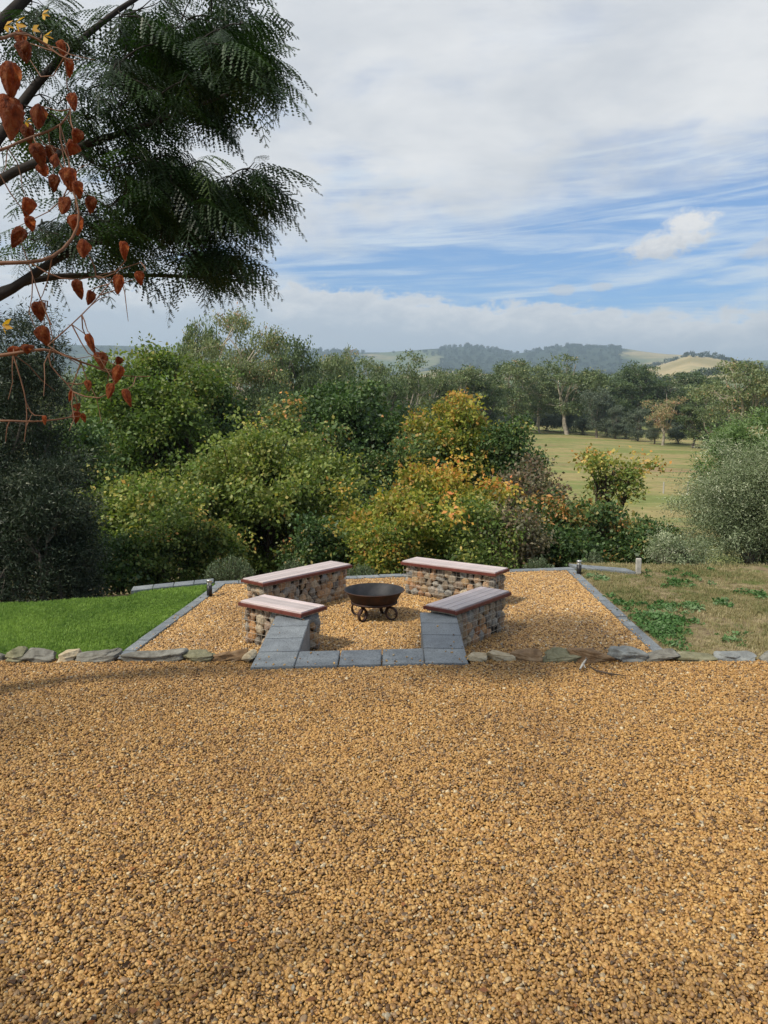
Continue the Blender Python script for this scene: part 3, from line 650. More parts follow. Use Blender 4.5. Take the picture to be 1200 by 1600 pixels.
# low capped retaining walls running on beyond the pad on both sides
def capped(label, pa, pb, n, wv, ztop, px):
    t = thing('retaining_wall', label, 'wall', tuple(lerp(pa, pb, .5))); o0 = np.array(t.location)
    for k in range(n):
        q = strip_q(pa, pb, np.add(pa, wv), np.add(pb, wv), k / n, (k + 1) / n, 0.004)
        quad_block('paver', [p - o0 for p in q], ztop - o0[2], 0.05, M['bluestone'], t, .005)
    q = [np.add(pa, wv * .06), np.add(pb, wv * .06), np.add(pb, wv * .94), np.add(pa, wv * .94)]
    quad_block('wall_body', [p - o0 for p in q], ztop - 0.052 - o0[2], 0.7, M['black'], t, .004)
LWa = PLF - df * 0.18 + nf * 0.02; LWb = G(204, 924, ZP + .03)
capped('low dark retaining wall capped with pavers along the far rim of the lawn', LWa, LWb, 4, nf * 0.30, ZP + 0.04, 0)
RWa = PRF + df * 0.19 + nf * .02; RWb = G(994, 895, ZP + .03)
capped('low dark retaining wall capped with pavers beside the small white peg', RWa, RWb, 3, nf * 0.34, ZP + 0.045, 0)
# peg
pg = G(997, 897, ZP); t = box_bm(0.085, 0.06, 0.30, 0.008); bmesh.ops.translate(t, vec=(0, 0, .12), verts=t.verts)
tag(obj('timber_peg', bm_mesh('timber_peg', t, M['weathered']), loc=pg), 'short weathered white timber peg at the end of the capped wall', 'peg')

# rough stones along the terrace edge
def edge_stone(px0, px1, pt, pb, mk_, label, flat=0.5, seed=0, depth=0.22):
    rg = np.random.default_rng(seed + 100); a = G(px0, pb, 0.0); b_ = G(px1, pb, 0.0); wx_ = (b_[0] - a[0]) / 2; h = (pb - pt) / FPX * a[1] * 1.05
    V0, F = ico(5); dv = unit(V0); pw = 7.0; rb = (np.abs(dv) ** pw).sum(1) ** (-1 / pw)
    pn = unit(rg.normal(size=(9, 3)) * [1, .8, 1.3]); ph = rg.uniform(.70, 1.0, 9); V = dv * rb[:, None]
    for q_ in range(9):
        ex = np.clip(V @ pn[q_] - ph[q_], 0, None); V = V - ex[:, None] * pn[q_]
    V = V * np.array([wx_ * rg.uniform(1.0, 1.12), depth / 2, h * 0.55])
    nzv = fnoise(V[:, 0] * 10 + seed, V[:, 2] * 45 + V[:, 1] * 12, seed + 7, 5, 1.6)
    V = V + unit(V) * (0.009 * nzv)[:, None]; V = V + unit(V) * (0.006 * np.sign(fnoise(V[:, 0] * 6, V[:, 2] * 70, seed + 50, 2, 1.5)))[:, None]; V[:, 2] += 0.012 * np.sin(V[:, 0] * 9 + seed) + (V[:, 0] * rg.normal(0, .10))
    yc = EDGE_Y + 0.02
    o = obj('edging_stone', mk('edging_stone', V, F, mk_), loc=((a[0] + b_[0]) / 2 * yc / a[1], yc, h * 0.16 - 0.012), rot=(0, rg.normal(0, .03), rg.normal(0, .05)))
    tag(o, label, 'stone', 'rough stones lining the drop between the drive and the sunken garden'); return o
# (px0, px1, top, bottom, material, label)
ES = [(-60, 12, 1030, 1046, 'st_slate', 'dark flat stone at the lawn edge, cut off by the picture edge'),
      (14, 42, 1021, 1044, 'st_green', 'small pointed grey stone beside the lawn between two flat slabs'),
      (38, 92, 1020, 1042, 'st_slate', 'long flat grey slab beside the small pointed stone at the lawn'),
      (97, 122, 1021, 1041, 'st_pale', 'small pale pinkish stone between two long slabs at the lawn'),
      (122, 188, 1018, 1039, 'st_slate', 'thick lichen grey slab at the lawn corner beside the paver edging'),
      (192, 290, 1016, 1037, 'st_slate', 'longest dark slate slab where the lawn edging meets the stones'),
      (286, 338, 1018, 1036, 'st_green', 'dull brown green stone half sunk in gravel beside the long slate'),
      (336, 386, 1020, 1036, 'st_brown', 'earth covered brown stone near the steps on the lawn side'),
      (382, 400, 1022, 1036, 'st_pale', 'small pale yellow stone tucked against the lawn side of the steps'),
      (731, 760, 1014, 1030, 'st_pale', 'small cream stone tucked against the steps on the weedy side'),
      (757, 800, 1011, 1031, 'st_pale', 'pale cream boulder second from the steps on the weedy side'),
      (795, 845, 1010, 1031, 'st_brown', 'dark brown angular stone between the cream boulder and the green one'),
      (844, 903, 1014, 1036, 'st_green', 'greenish grey stone standing just behind the driftwood stick'),
      (892, 957, 1010, 1030, 'st_brown', 'reddish flat stone above the driftwood stick'),
      (953, 1007, 1010, 1030, 'st_blue', 'blue grey slate stone at the pad corner by the weeds'),
      (1006, 1056, 1009, 1022, 'st_slate', 'thin grey slab in front of the green weed patch'),
      (1054, 1116, 1010, 1021, 'st_green', 'thin half buried slab sunk in soil beyond the weed patch'),
      (1117, 1178, 1010, 1023, 'st_blue', 'low grey flat stone set in the dry soil'),
      (1184, 1250, 1005, 1024, 'st_slate', 'pale grey stone cut by the picture edge on the dry side')]
for k, e in enumerate(ES): edge_stone(e[0], e[1], e[2], e[3], M[e[4]], e[5], seed=k)
# small rubble facing the drop so that no slot shows
# driftwood and bark
def stick(label, pts, rad, mat):
    V, F = tubes([(p, r) for p, r in zip(pts, rad)], 7); o0 = pts[0][0]
    tag(obj('stick', mk('stick', V - o0, F, mat, smooth=True), loc=o0), label, 'stick')
stick('pale forked driftwood stick lying against the reddish edging stone', [[G(906, 1046, .02), G(911, 1037, .03), G(917, 1029, .05), G(914, 1026, .09)], [G(911, 1037, .03), G(915, 1044, .015)]], [[.008, .011, .009, .003], [.007, .003]], M['weathered'])
stick('thin dark bark strip lying on the gravel beside the driftwood', [[G(920, 1040, .01), G(932, 1048, .012), G(955, 1053, .012), G(980, 1056, .006)]], [[.004, .009, .008, .003]], M['darkwood'])

# ------------------------------------------------------------------ gabion benches
rng = np.random.default_rng(12)
stone_meshes = []
for k in range(16):
    V, F = stone_shape(rng, 2, 7, 0.0, 0.02); stone_meshes.append(mk('stone', V, F, M['gabion_stone'], smooth=False))
ZB = 0.10                                           # bench top level
def relax(n, w, h, it=30):
    p = rng.uniform(0, 1, (n, 2)) * [w, h]
    for _ in range(it):
        d = p[:, None] - p[None]; r = np.sqrt((d ** 2).sum(-1)) + 1e-6; np.fill_diagonal(r, 9)
        tgt = math.sqrt(w * h / n) * 1.15; f = np.clip(tgt - r, 0, None) / r
        p = p + 0.25 * (d * f[..., None]).sum(1); p = np.clip(p, [.03, .03], [w - .03, h - .03])
    d = p[:, None] - p[None]; r = np.sqrt((d ** 2).sum(-1)); np.fill_diagonal(r, 9)
    return p, np.sort(r, 1)[:, :3].mean(1)
def bench(corners, label, frontsize=0.108, Lfix=None):
    q = [G(px, py, ZB) for px, py in corners]         # near-left, near-right ... go round
    c0 = sum(q) / 4
    e = [q[(i + 1) % 4] - q[i] for i in range(4)]; L = [np.linalg.norm(v) for v in e]
    lo = 0 if L[0] > L[1] else 1
    u = unit(e[lo] - e[(lo + 2) % 4]); ang = math.atan2(u[1], u[0]); ln_ = (L[lo] + L[(lo + 2) % 4]) / 2; wd = 0.44
    t = thing('gabion_bench', label, 'bench', (c0[0], c0[1], ZP - 0.01), ang, 'stone filled gabion benches around the fire bowl')
    H = ZB - ZP + 0.01
    nb = 4; bw = (wd - .034) / nb
    for k in range(nb):
        obj('seat_board', bm_mesh('seat_board', box_bm(ln_ - .03, bw - 0.008, 0.024, 0.003), M['decking']), t, (0, -wd / 2 + .017 + bw * (k + .5), H - 0.010))
    for s in (-1, 1):
        obj('end_board', bm_mesh('end_board', box_bm(0.016, wd - .034, .038, .002), M['fascia']), t, (s * (ln_ / 2 - .006), 0, H - .030))
        obj('fascia_board', bm_mesh('fascia_board', box_bm(ln_ + .004, 0.020, 0.040, 0.002), M['fascia']), t, (0, s * (wd / 2 - .006), H - 0.036))
        obj('end_rail', bm_mesh('end_rail', box_bm(0.03, wd - .06, 0.035, 0.003), M['rail']), t, (s * (ln_ / 2 - .03), 0, H - 0.043))
    bl, bwid, bh = ln_ - 0.07, wd - 0.06, H - 0.062
    obj('core', bm_mesh('core', box_bm(bl - .13, bwid - .13, bh - .02), M['core']), t, (0, 0, bh / 2))
    gs = 0.076
    def face(w, side, axis):
        # stones on one side; axis 0: long faces, 1: end faces
        n = int(w * bh / (frontsize ** 2) * 1.02); p, nn_ = relax(n, w, bh)
        for i in range(n):
            r = min(nn_[i] * 0.66, frontsize * .62) * rng.uniform(.8, 1.12); sx, sz = r * rng.uniform(.75, 1.25), r * rng.uniform(.8, 1.35); sy = r * rng.uniform(.5, .75)
            a = float(np.clip(p[i, 0], sx * .95, w - sx * .95)) - w / 2; zz_ = float(np.clip(p[i, 1], sz * .8, bh - sz * .95))
            if axis == 0: loc = (a, side * (bwid / 2 - sy - .010 - rng.uniform(0, .012)), zz_); rt = (0, rng.uniform(-.6, .6), rng.normal(0, .15)); sc = (sx, sy, sz)
            else: loc = (side * (bl / 2 - sy - .010 - rng.uniform(0, .012)), a, zz_); rt = (rng.uniform(-.6, .6), 0, rng.normal(0, .15)); sc = (sy, sx, sz)
            obj('stone', stone_meshes[rng.integers(16)], t, loc, rt, sc)
        paths = []; wr = 0.0022; nz_ = int(round(bh / gs)); nx_ = int(round(w / gs)); off_ = 0.004
        for k in range(nz_ + 1):
            z = .004 + (bh - .008) * k / nz_; a, b_ = -w / 2 - .004, w / 2 + .004; o_ = side * ((bwid if axis == 0 else bl) / 2 + off_)
            pt = [(a, o_, z), (0, o_, z + rng.normal(0, .002)), (b_, o_, z)] if axis == 0 else [(o_, a, z), (o_, 0, z), (o_, b_, z)]
            paths.append((pt, [wr] * 3))
        for k in range(nx_ + 1):
            a = -w / 2 + w * k / nx_; o_ = side * ((bwid if axis == 0 else bl) / 2 + off_ - 2 * wr)
            pt = [(a, o_, 0), (a, o_, bh)] if axis == 0 else [(o_, a, 0), (o_, a, bh)]
            paths.append((pt, [wr] * 2))
        V, F = tubes(paths, 5); obj('wire_panel', mk('wire_panel', V, F, M['wire'], smooth=True), t)
    for s in (-1, 1): face(bl, s, 0); face(bwid, s, 1)
    return t
bench([(379, 904), (408, 910), (550, 881), (517, 876)], 'long gabion bench behind the short one on the lawn side of the fire bowl')
bench([(367, 938), (471, 955), (510, 948), (419, 929)], 'short gabion bench on the lawn side, its corner behind the sloping pavers of the steps')
bench([(626, 876), (772, 895), (798, 887), (651, 870)], 'long gabion bench at the far side, directly in front of the orange leaved tree')
bench([(665, 945), (709, 953.5), (798, 923), (751, 916)], 'short gabion bench with grey stones next to the steps on the weedy side', 0.12)

# ------------------------------------------------------------------ fire bowl
FB = G(584.5, 921.5, -0.03); FB[2] = ZP - 0.005
fb = thing('fire_bowl', 'rusty cast iron fire bowl on scrolled legs in the middle of the benches', 'fire pit', tuple(FB))
def lathe(name, prof, mat, seg=56, parent=None, loc=None):
    n = len(prof); a = np.arange(seg) * 2 * PI / seg
    V = np.array([[r * math.cos(t), r * math.sin(t), z] for r, z in prof for t in a])
    i = np.arange(n - 1)[:, None] * seg; j = np.arange(seg)[None, :]; k = (j + 1) % seg
    return obj(name, mk(name, V, np.stack([i + j, i + k, i + seg + k, i + seg + j], -1).reshape(-1, 4), mat, smooth=True), parent, loc)
RZ = 0.375
lathe('bowl', [(0.001, RZ - .195), (.19, RZ - .19), (.27, RZ - .165), (.302, RZ - .14), (.345, RZ - .06), (.372, RZ - .02), (.395, RZ - .008), (.403, RZ), (.398, RZ + .008), (.388, RZ + .006)], M['iron'], parent=fb)
lathe('bowl_lining', [(.388, RZ + .006), (.375, RZ - .004), (.338, RZ - .055), (.292, RZ - .125), (.25, RZ - .15), (.001, RZ - .172)], M['soot'], parent=fb)
def strap(pts, w, th, normal):
    """flat iron strap along pts (in a vertical plane), width w along normal"""
    pts = np.asarray(pts); t = unit(np.gradient(pts, axis=0)); s = unit(np.asarray(normal, float)); nn_ = np.cross(t, s)
    V = np.stack([pts + s * w / 2 + nn_ * th / 2, pts - s * w / 2 + nn_ * th / 2, pts - s * w / 2 - nn_ * th / 2, pts + s * w / 2 - nn_ * th / 2], 1).reshape(-1, 3)
    n = len(pts); i = np.arange(n - 1)[:, None] * 4; j = np.arange(4)[None]; k = (j + 1) % 4
    return V, np.stack([i + j, i + k, i + 4 + k, i + 4 + j], -1).reshape(-1, 4)
lathe('support_ring', [(.288, RZ - .172), (.306, RZ - .172), (.31, RZ - .160), (.306, RZ - .146), (.296, RZ - .146), (.288, RZ - .172)], M['iron'], parent=fb)
for (lx, ly) in ((-.15, -.215), (.235, -.13), (-.235, .11), (.14, .215)):
    r = math.hypot(lx, ly); u = np.array([lx / r, ly / r, 0]); s = np.cross([0, 0, 1], u); rc = .083
    # strap drops from the ring, sweeps into a round scroll foot with a curled end
    pts = [u * (.285) + np.array([0, 0, RZ - .165])]
    cx = r - .01; cz = rc + .004
    th = np.linspace(PI * .62, -PI * 1.62, 34); rr_ = np.linspace(rc, rc * .9, 34)
    pts += [u * (cx + rr_[i] * math.cos(th[i])) + np.array([0, 0, cz + rr_[i] * math.sin(th[i])]) for i in range(34)]
    V, F = strap(np.array(pts), .044, .011, s); obj('leg', mk('leg', V, F, M['iron']), fb)

# ------------------------------------------------------------------ bollard lights
def bollard(px, py, label, h):
    p = G(px, py, ZP); t = thing('bollard_light', label, 'garden light', (p[0], p[1], ZP), 0, 'low bollard lights at the far corners of the pad')
    lathe('post', [(.0, 0), (.040, 0), (.040, h * .66), (.0, h * .66)], M['black'], 20, t)
    lathe('lens', [(.001, h * .663), (.032, h * .663), (.032, h * .86), (.001, h * .86)], M['lens'], 20, t)
    lathe('cap', [(.001, h * .863), (.042, h * .863), (.042, h * .97), (.036, h), (.001, h)], M['steel'], 20, t)
    for k in range(3):
        a = k * 2.1 + .4; obj('strut', bm_mesh('strut', box_bm(.006, .006, h * .2), M['black']), t, (.033 * math.cos(a), .033 * math.sin(a), h * .762))
bollard(327.5, 931, 'black bollard light with steel cap on the grass at the lawn corner', .245)
bollard(904.5, 897, 'black bollard light in front of the capped wall near the white peg', .235)

# ------------------------------------------------------------------ trees
def leaf_attrs(n, hue, val, rng): return {'hue': np.repeat(np.clip(hue, 0, 1), 4), 'val': np.repeat(np.clip(val, 0, 1), 4)}
def decid(seed, rx, ry, rz, base_h, nclus, lpc, lsize, mats, hue0=0.3, huetop=0.0, huevar=0.15, csig=0.2, lobes=9, lobe_r=0.46, trunk_r=0.14, inner=0.25, trunks=1, lw=0.7, gap=0.0, droop=0.25, skirt=.3):
    """broadleaf tree in local space: trunk base at origin, crown centre at (0,0,base_h+rz). Returns trunk mesh, crown mesh"""
    lsize *= .86; lpc = int(lpc * 1.25)
    rg = np.random.default_rng(seed); cc_ = np.array([0, 0, base_h + rz]); rad = np.array([rx, ry, rz])
    ld = unit(rg.normal(size=(lobes * 3, 3))); ld = ld[ld[:, 2] > -0.75][:lobes]
    # spread lobes apart
    for _ in range(20):
        d = ld[:, None] - ld[None]; r = np.linalg.norm(d, axis=-1) + 1e-6; np.fill_diagonal(r, 9); ld = unit(ld + .1 * (d / r[..., None] ** 2).sum(1) * .3)
    lc = cc_ + ld * rad * rg.uniform(.42, .62, (len(ld), 1)); lr = lobe_r * rg.uniform(.75, 1.15, len(ld))
    lc = np.vstack([lc, cc_]); lr = np.append(lr, .5)
    nsub = max(14, nclus // 8); pk0 = rg.integers(0, len(lc), nsub); dd = unit(rg.normal(size=(nsub, 3))); dd[:, 2] = np.where((dd[:, 2] < -.3) & (rg.uniform(0, 1, nsub) < .45), -dd[:, 2], dd[:, 2])
    rr_ = np.where(rg.uniform(0, 1, nsub) < inner, rg.uniform(.2, .8, nsub), rg.uniform(.8, 1.25, nsub))
    SC = lc[pk0] + dd * rad * (lr[pk0] * rr_)[:, None]; SR = csig * rg.uniform(1.2, 2.6, nsub)
    si = rg.integers(0, nsub, nclus); pk = pk0[si]; d2 = unit(rg.normal(size=(nclus, 3)) + dd[si] * .5 + [0, 0, .35])
    C = SC[si] + d2 * (SR[si] * rg.uniform(.5, 1.05, nclus))[:, None] * [1, 1, .72]
    nsp = nclus // 10; C[:nsp] += unit(C[:nsp] - cc_ + [0, 0, rz * .5]) * rg.uniform(.05, .26, (nsp, 1)) * rx
    if skirt > 1:
        ng_ = nclus // 4; ag = rg.uniform(0, 2 * PI, ng_); rg_ = np.sqrt(rg.uniform(.25, 1, ng_)); low_ = np.stack([np.cos(ag) * rg_ * rx * .92, np.sin(ag) * rg_ * ry * .92, rg.uniform(.05, rz * .75, ng_)], -1)
        C = np.vstack([C, low_]); pk = np.append(pk, rg.integers(0, len(lc), ng_)); C[:nclus, :2] *= (1 + .35 * np.clip(-(C[:nclus, 2] - cc_[2]) / rz, 0, 1))[:, None]; skirt = 0.0
    hz = (C[:, 2] - cc_[2]) / rz; C[:, :2] *= (1 + skirt * np.clip(-hz, 0, 1) ** 2 * (1.0 if skirt > .5 else 1.0))[:, None]
    csig = csig * .72
    if gap > 0:
        g = fnoise(C[:, 0] * 1.3 + C[:, 1], C[:, 2] * 1.5 - C[:, 1] * .6, seed + 3, 2, 3.2 / max(rx, .5)); C = C[g > gap - 1]
    C = C[C[:, 2] > min(base_h * .35, .1)]; nclus = len(C)
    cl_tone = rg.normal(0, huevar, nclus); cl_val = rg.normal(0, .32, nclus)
    n = nclus * lpc; ci = np.repeat(np.arange(nclus), lpc)
    off = rg.normal(0, csig, (n, 3)) * [1, 1, .7]; Lp = C[ci] + off
    D = unit(off) * .6 + rg.normal(0, .6, (n, 3)) + [0, 0, -droop]
    L = lsize * np.exp(rg.normal(0, .22, n)) * 1.03
    V, F = leaf_quads(Lp, D, L, L * lw * rg.uniform(.7, 1.15, n), rg)
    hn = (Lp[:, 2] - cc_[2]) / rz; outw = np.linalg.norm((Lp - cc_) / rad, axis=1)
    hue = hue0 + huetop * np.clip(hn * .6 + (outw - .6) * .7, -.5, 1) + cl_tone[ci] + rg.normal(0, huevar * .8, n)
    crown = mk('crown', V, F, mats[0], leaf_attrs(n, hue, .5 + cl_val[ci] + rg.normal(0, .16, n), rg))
    # wood
    paths = []
    for ti in range(trunks):
        bx = np.array([rg.normal(0, .15 * (trunks > 1)), rg.normal(0, .15 * (trunks > 1)), -0.3]); fork = np.array([rg.normal(0, rx * .1), rg.normal(0, ry * .1), base_h + rz * .35])
        tp = curve_pts(bx, fork, 7, rg, .04); paths.append((tp, np.linspace(trunk_r, trunk_r * .62, 7)))
        for li in range(ti, len(lc), trunks):
            s0 = tp[rg.integers(4, 7)]; lp_ = curve_pts(s0, lc[li], 6, rg, .09, .05); paths.append((lp_, np.linspace(trunk_r * .42, trunk_r * .16, 6)))
            sel_ = np.where(pk[:len(C)] == li)[0] if len(pk) == len(C) else np.argsort(np.linalg.norm(C - lc[li], axis=1))[:14]
            for c_ in sel_[:: max(1, len(sel_) // 12)][:14]:
                paths.append((curve_pts(lp_[rg.integers(3, 6)], C[c_], 4, rg, .08, .03), np.linspace(trunk_r * .14, trunk_r * .04, 4)))
    Vt, Ft = tubes(paths, 6)
    return mk('trunk', Vt, Ft, mats[1], smooth=True), crown
def place(trunk, crown, name, label, cat, loc, rz=0, group=None, scale=1.0):
    t = thing(name, label, cat, loc, rz, group)
    if scale != 1.0: t.scale = (scale,) * 3
    obj('trunk', trunk, t); obj('crown', crown, t); return t

def mid_tree(cx, top, bot, w, d, seed, label, leafm, cat='tree', name='broadleaf_tree', bark='bark', group=None, ypow=1.0, **kw):
    x = P(cx, 700, d)[0]; zt, zb_ = P(cx, top, d)[2], P(cx, bot, d)[2]; g = tz(x, d)
    rx = w / 2 / FPX * d; rz = max((zt - zb_) / 2, .4); bh = max(zb_ - g, 0.15)
    tr, cr = decid(seed, rx, rx * ypow, rz, bh, mats=(M[leafm], M[bark]), **kw)
    return place(tr, cr, name, label, cat, (x, d, g), 0, group)
GR = 'autumn trees in the gully behind the fire pit'
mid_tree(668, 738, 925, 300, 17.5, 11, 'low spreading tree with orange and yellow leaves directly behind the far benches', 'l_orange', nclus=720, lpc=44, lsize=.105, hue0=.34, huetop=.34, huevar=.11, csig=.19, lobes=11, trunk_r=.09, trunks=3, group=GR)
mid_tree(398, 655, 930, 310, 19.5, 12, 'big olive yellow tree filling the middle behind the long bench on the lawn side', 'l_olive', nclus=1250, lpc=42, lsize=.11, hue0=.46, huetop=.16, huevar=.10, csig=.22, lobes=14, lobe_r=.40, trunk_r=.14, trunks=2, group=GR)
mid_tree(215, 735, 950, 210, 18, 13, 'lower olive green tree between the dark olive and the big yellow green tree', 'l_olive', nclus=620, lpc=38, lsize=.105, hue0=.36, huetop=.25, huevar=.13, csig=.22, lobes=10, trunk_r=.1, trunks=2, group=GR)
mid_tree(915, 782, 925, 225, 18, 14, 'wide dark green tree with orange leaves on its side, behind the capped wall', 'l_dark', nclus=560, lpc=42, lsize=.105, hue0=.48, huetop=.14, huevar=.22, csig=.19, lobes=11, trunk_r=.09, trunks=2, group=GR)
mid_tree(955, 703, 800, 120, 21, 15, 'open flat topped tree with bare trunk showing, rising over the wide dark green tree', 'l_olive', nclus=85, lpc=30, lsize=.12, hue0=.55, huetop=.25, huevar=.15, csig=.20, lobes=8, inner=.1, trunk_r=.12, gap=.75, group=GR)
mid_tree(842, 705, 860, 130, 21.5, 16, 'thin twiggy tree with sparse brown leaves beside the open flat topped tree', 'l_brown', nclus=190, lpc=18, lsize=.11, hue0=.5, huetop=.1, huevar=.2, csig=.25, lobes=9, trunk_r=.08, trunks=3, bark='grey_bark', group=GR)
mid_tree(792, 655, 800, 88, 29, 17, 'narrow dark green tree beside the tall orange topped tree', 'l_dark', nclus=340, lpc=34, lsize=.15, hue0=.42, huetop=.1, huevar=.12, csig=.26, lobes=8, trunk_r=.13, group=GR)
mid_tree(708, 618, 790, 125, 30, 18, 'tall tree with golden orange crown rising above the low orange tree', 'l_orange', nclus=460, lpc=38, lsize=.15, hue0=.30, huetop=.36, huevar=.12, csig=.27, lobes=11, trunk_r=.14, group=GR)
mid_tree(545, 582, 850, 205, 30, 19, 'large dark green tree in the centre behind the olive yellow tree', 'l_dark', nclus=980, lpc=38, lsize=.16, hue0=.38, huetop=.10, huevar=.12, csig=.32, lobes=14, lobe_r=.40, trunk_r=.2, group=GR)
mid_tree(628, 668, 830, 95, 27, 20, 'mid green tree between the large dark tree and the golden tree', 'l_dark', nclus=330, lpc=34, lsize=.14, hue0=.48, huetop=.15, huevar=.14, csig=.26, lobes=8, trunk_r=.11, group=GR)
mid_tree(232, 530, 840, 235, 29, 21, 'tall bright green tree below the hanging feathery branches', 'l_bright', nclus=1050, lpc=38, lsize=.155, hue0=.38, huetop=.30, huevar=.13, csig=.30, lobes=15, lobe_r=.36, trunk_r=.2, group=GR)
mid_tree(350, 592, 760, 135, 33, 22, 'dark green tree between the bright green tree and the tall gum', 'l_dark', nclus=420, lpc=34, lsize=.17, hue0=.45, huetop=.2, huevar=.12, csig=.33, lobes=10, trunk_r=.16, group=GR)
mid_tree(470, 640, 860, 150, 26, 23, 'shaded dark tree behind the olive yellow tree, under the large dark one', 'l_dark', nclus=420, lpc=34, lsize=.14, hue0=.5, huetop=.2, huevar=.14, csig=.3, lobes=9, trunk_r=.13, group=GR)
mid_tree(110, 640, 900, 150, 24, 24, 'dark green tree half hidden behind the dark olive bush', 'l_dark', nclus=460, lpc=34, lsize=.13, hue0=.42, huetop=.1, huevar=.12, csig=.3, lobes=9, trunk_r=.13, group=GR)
mid_tree(300, 800, 960, 130, 16.2, 25, 'low brownish green bush at the wall behind the bollard on the lawn side', 'l_olive', nclus=260, lpc=36, lsize=.085, hue0=.42, huetop=.1, huevar=.16, csig=.17, lobes=8, trunk_r=.05, trunks=3, cat='bush', name='bush')

for bi, (cx, top, w, d, lm, lab) in enumerate([(175, 868, 120, 15.2, 'l_dark', 'dark low bush at the lawn rim behind the capped wall, next to the bluish bush'), (255, 850, 110, 15.6, 'l_olive', 'brown green low bush behind the capped wall on the lawn side'),
      (500, 855, 80, 16.4, 'l_dark', 'dark bush between the big olive yellow tree and the low orange tree'), (600, 868, 80, 15.4, 'l_orange', 'yellow green low bush behind the paver row between the two far benches'),
      (745, 850, 110, 15.8, 'l_olive', 'olive green low bush under the orange tree behind the far bench'), (808, 835, 90, 16.2, 'l_brown', 'brownish low bush beside the rounded green shrub behind the far bench'), (880, 845, 100, 16.6, 'l_dark', 'dark bush under the wide dark green tree'),
      (1010, 830, 90, 16.8, 'l_dark', 'dark bush at the end of the capped wall beyond the white peg'), (470, 790, 120, 22.0, 'l_dark', 'shaded bush in the gully behind the big olive yellow tree'), (560, 780, 130, 22.0, 'l_dark', 'shaded bush in the gully behind the low orange tree'), (150, 780, 150, 20.0, 'l_dark', 'shaded bush in the gully behind the bluish bush')]):
    mid_tree(cx, top, 960, w, d, 130 + bi, lab, lm, 'bush', 'bush', nclus=210, lpc=32, lsize=.085 * d / 16, hue0=.42, huevar=.16, csig=.17 * d / 16, lobes=8, trunk_r=.04, trunks=3, group='low bushes in the gully behind the pad')
# ---- olives: narrow leaves, dense
def olive(cx, top, bot, w, d, seed, label, leafm, nclus, hue0, cat, name, lsize=.065, lpc=44, csig=.16, ypow=1.0, hue_v=.16, **kw):
    return mid_tree(cx, top, bot, w, d, seed, label, leafm, cat, name, 'grey_bark', nclus=nclus, lpc=lpc, lsize=lsize, hue0=hue0, huetop=.15, huevar=hue_v, csig=csig, lw=.24, droop=.0, trunk_r=.07, trunks=2, ypow=ypow, skirt=1.5, **kw)
olive(8, 470, 900, 240, 13.5, 31, 'tall dark grey green olive tree at the lawn rim under the hanging branches', 'l_olivedark', 1050, .35, 'tree', 'olive_tree', lsize=.075, lpc=52, lobes=16, lobe_r=.42)
olive(68, 735, 965, 135, 12.3, 32, 'low bluish grey bush in front of the tall dark olive at the lawn edge', 'l_olivedark', 520, .50, 'bush', 'olive_bush', lsize=.07, lpc=46, lobes=11, csig=.14)
olive(1190, 690, 915, 225, 15.5, 33, 'big silvery green olive bush on the dry side above the weedy bank', 'l_olivetree', 1900, .46, 'bush', 'olive_bush', lsize=.062, lpc=66, lobes=18, lobe_r=.42, inner=.15)
olive(1190, 652, 800, 130, 18, 34, 'fresh green feathery tree peeping over the silvery olive bush', 'l_pepper', 520, .55, 'tree', 'pepper_tree', lsize=.12, lpc=46, lobes=9)
olive(20, 800, 985, 180, 12.6, 36, 'dark shaded bush at the foot of the tall dark olive on the lawn rim', 'l_olivedark', 620, .30, 'bush', 'olive_bush', lsize=.07, lpc=44, lobes=11, csig=.14)
olive(112, 862, 985, 66, 12.5, 37, 'small dark bush at the lawn rim filling the gap next to the capped wall', 'l_olivedark', 330, .40, 'bush', 'olive_bush', lsize=.065, lpc=42, lobes=9, csig=.12)
olive(-70, 760, 985, 150, 12.8, 38, 'dark olive bush at the lawn rim cut off by the picture edge', 'l_olivedark', 420, .30, 'bush', 'olive_bush', lsize=.07, lpc=42, lobes=9, csig=.15)
olive(1065, 864, 905, 100, 14.3, 35, 'low pale green scrambling plant between the white peg and the olive bush', 'l_olivetree', 230, .45, 'plant', 'scrambling_plant', lsize=.06, lpc=34, csig=.09, lobes=9, lobe_r=.5)

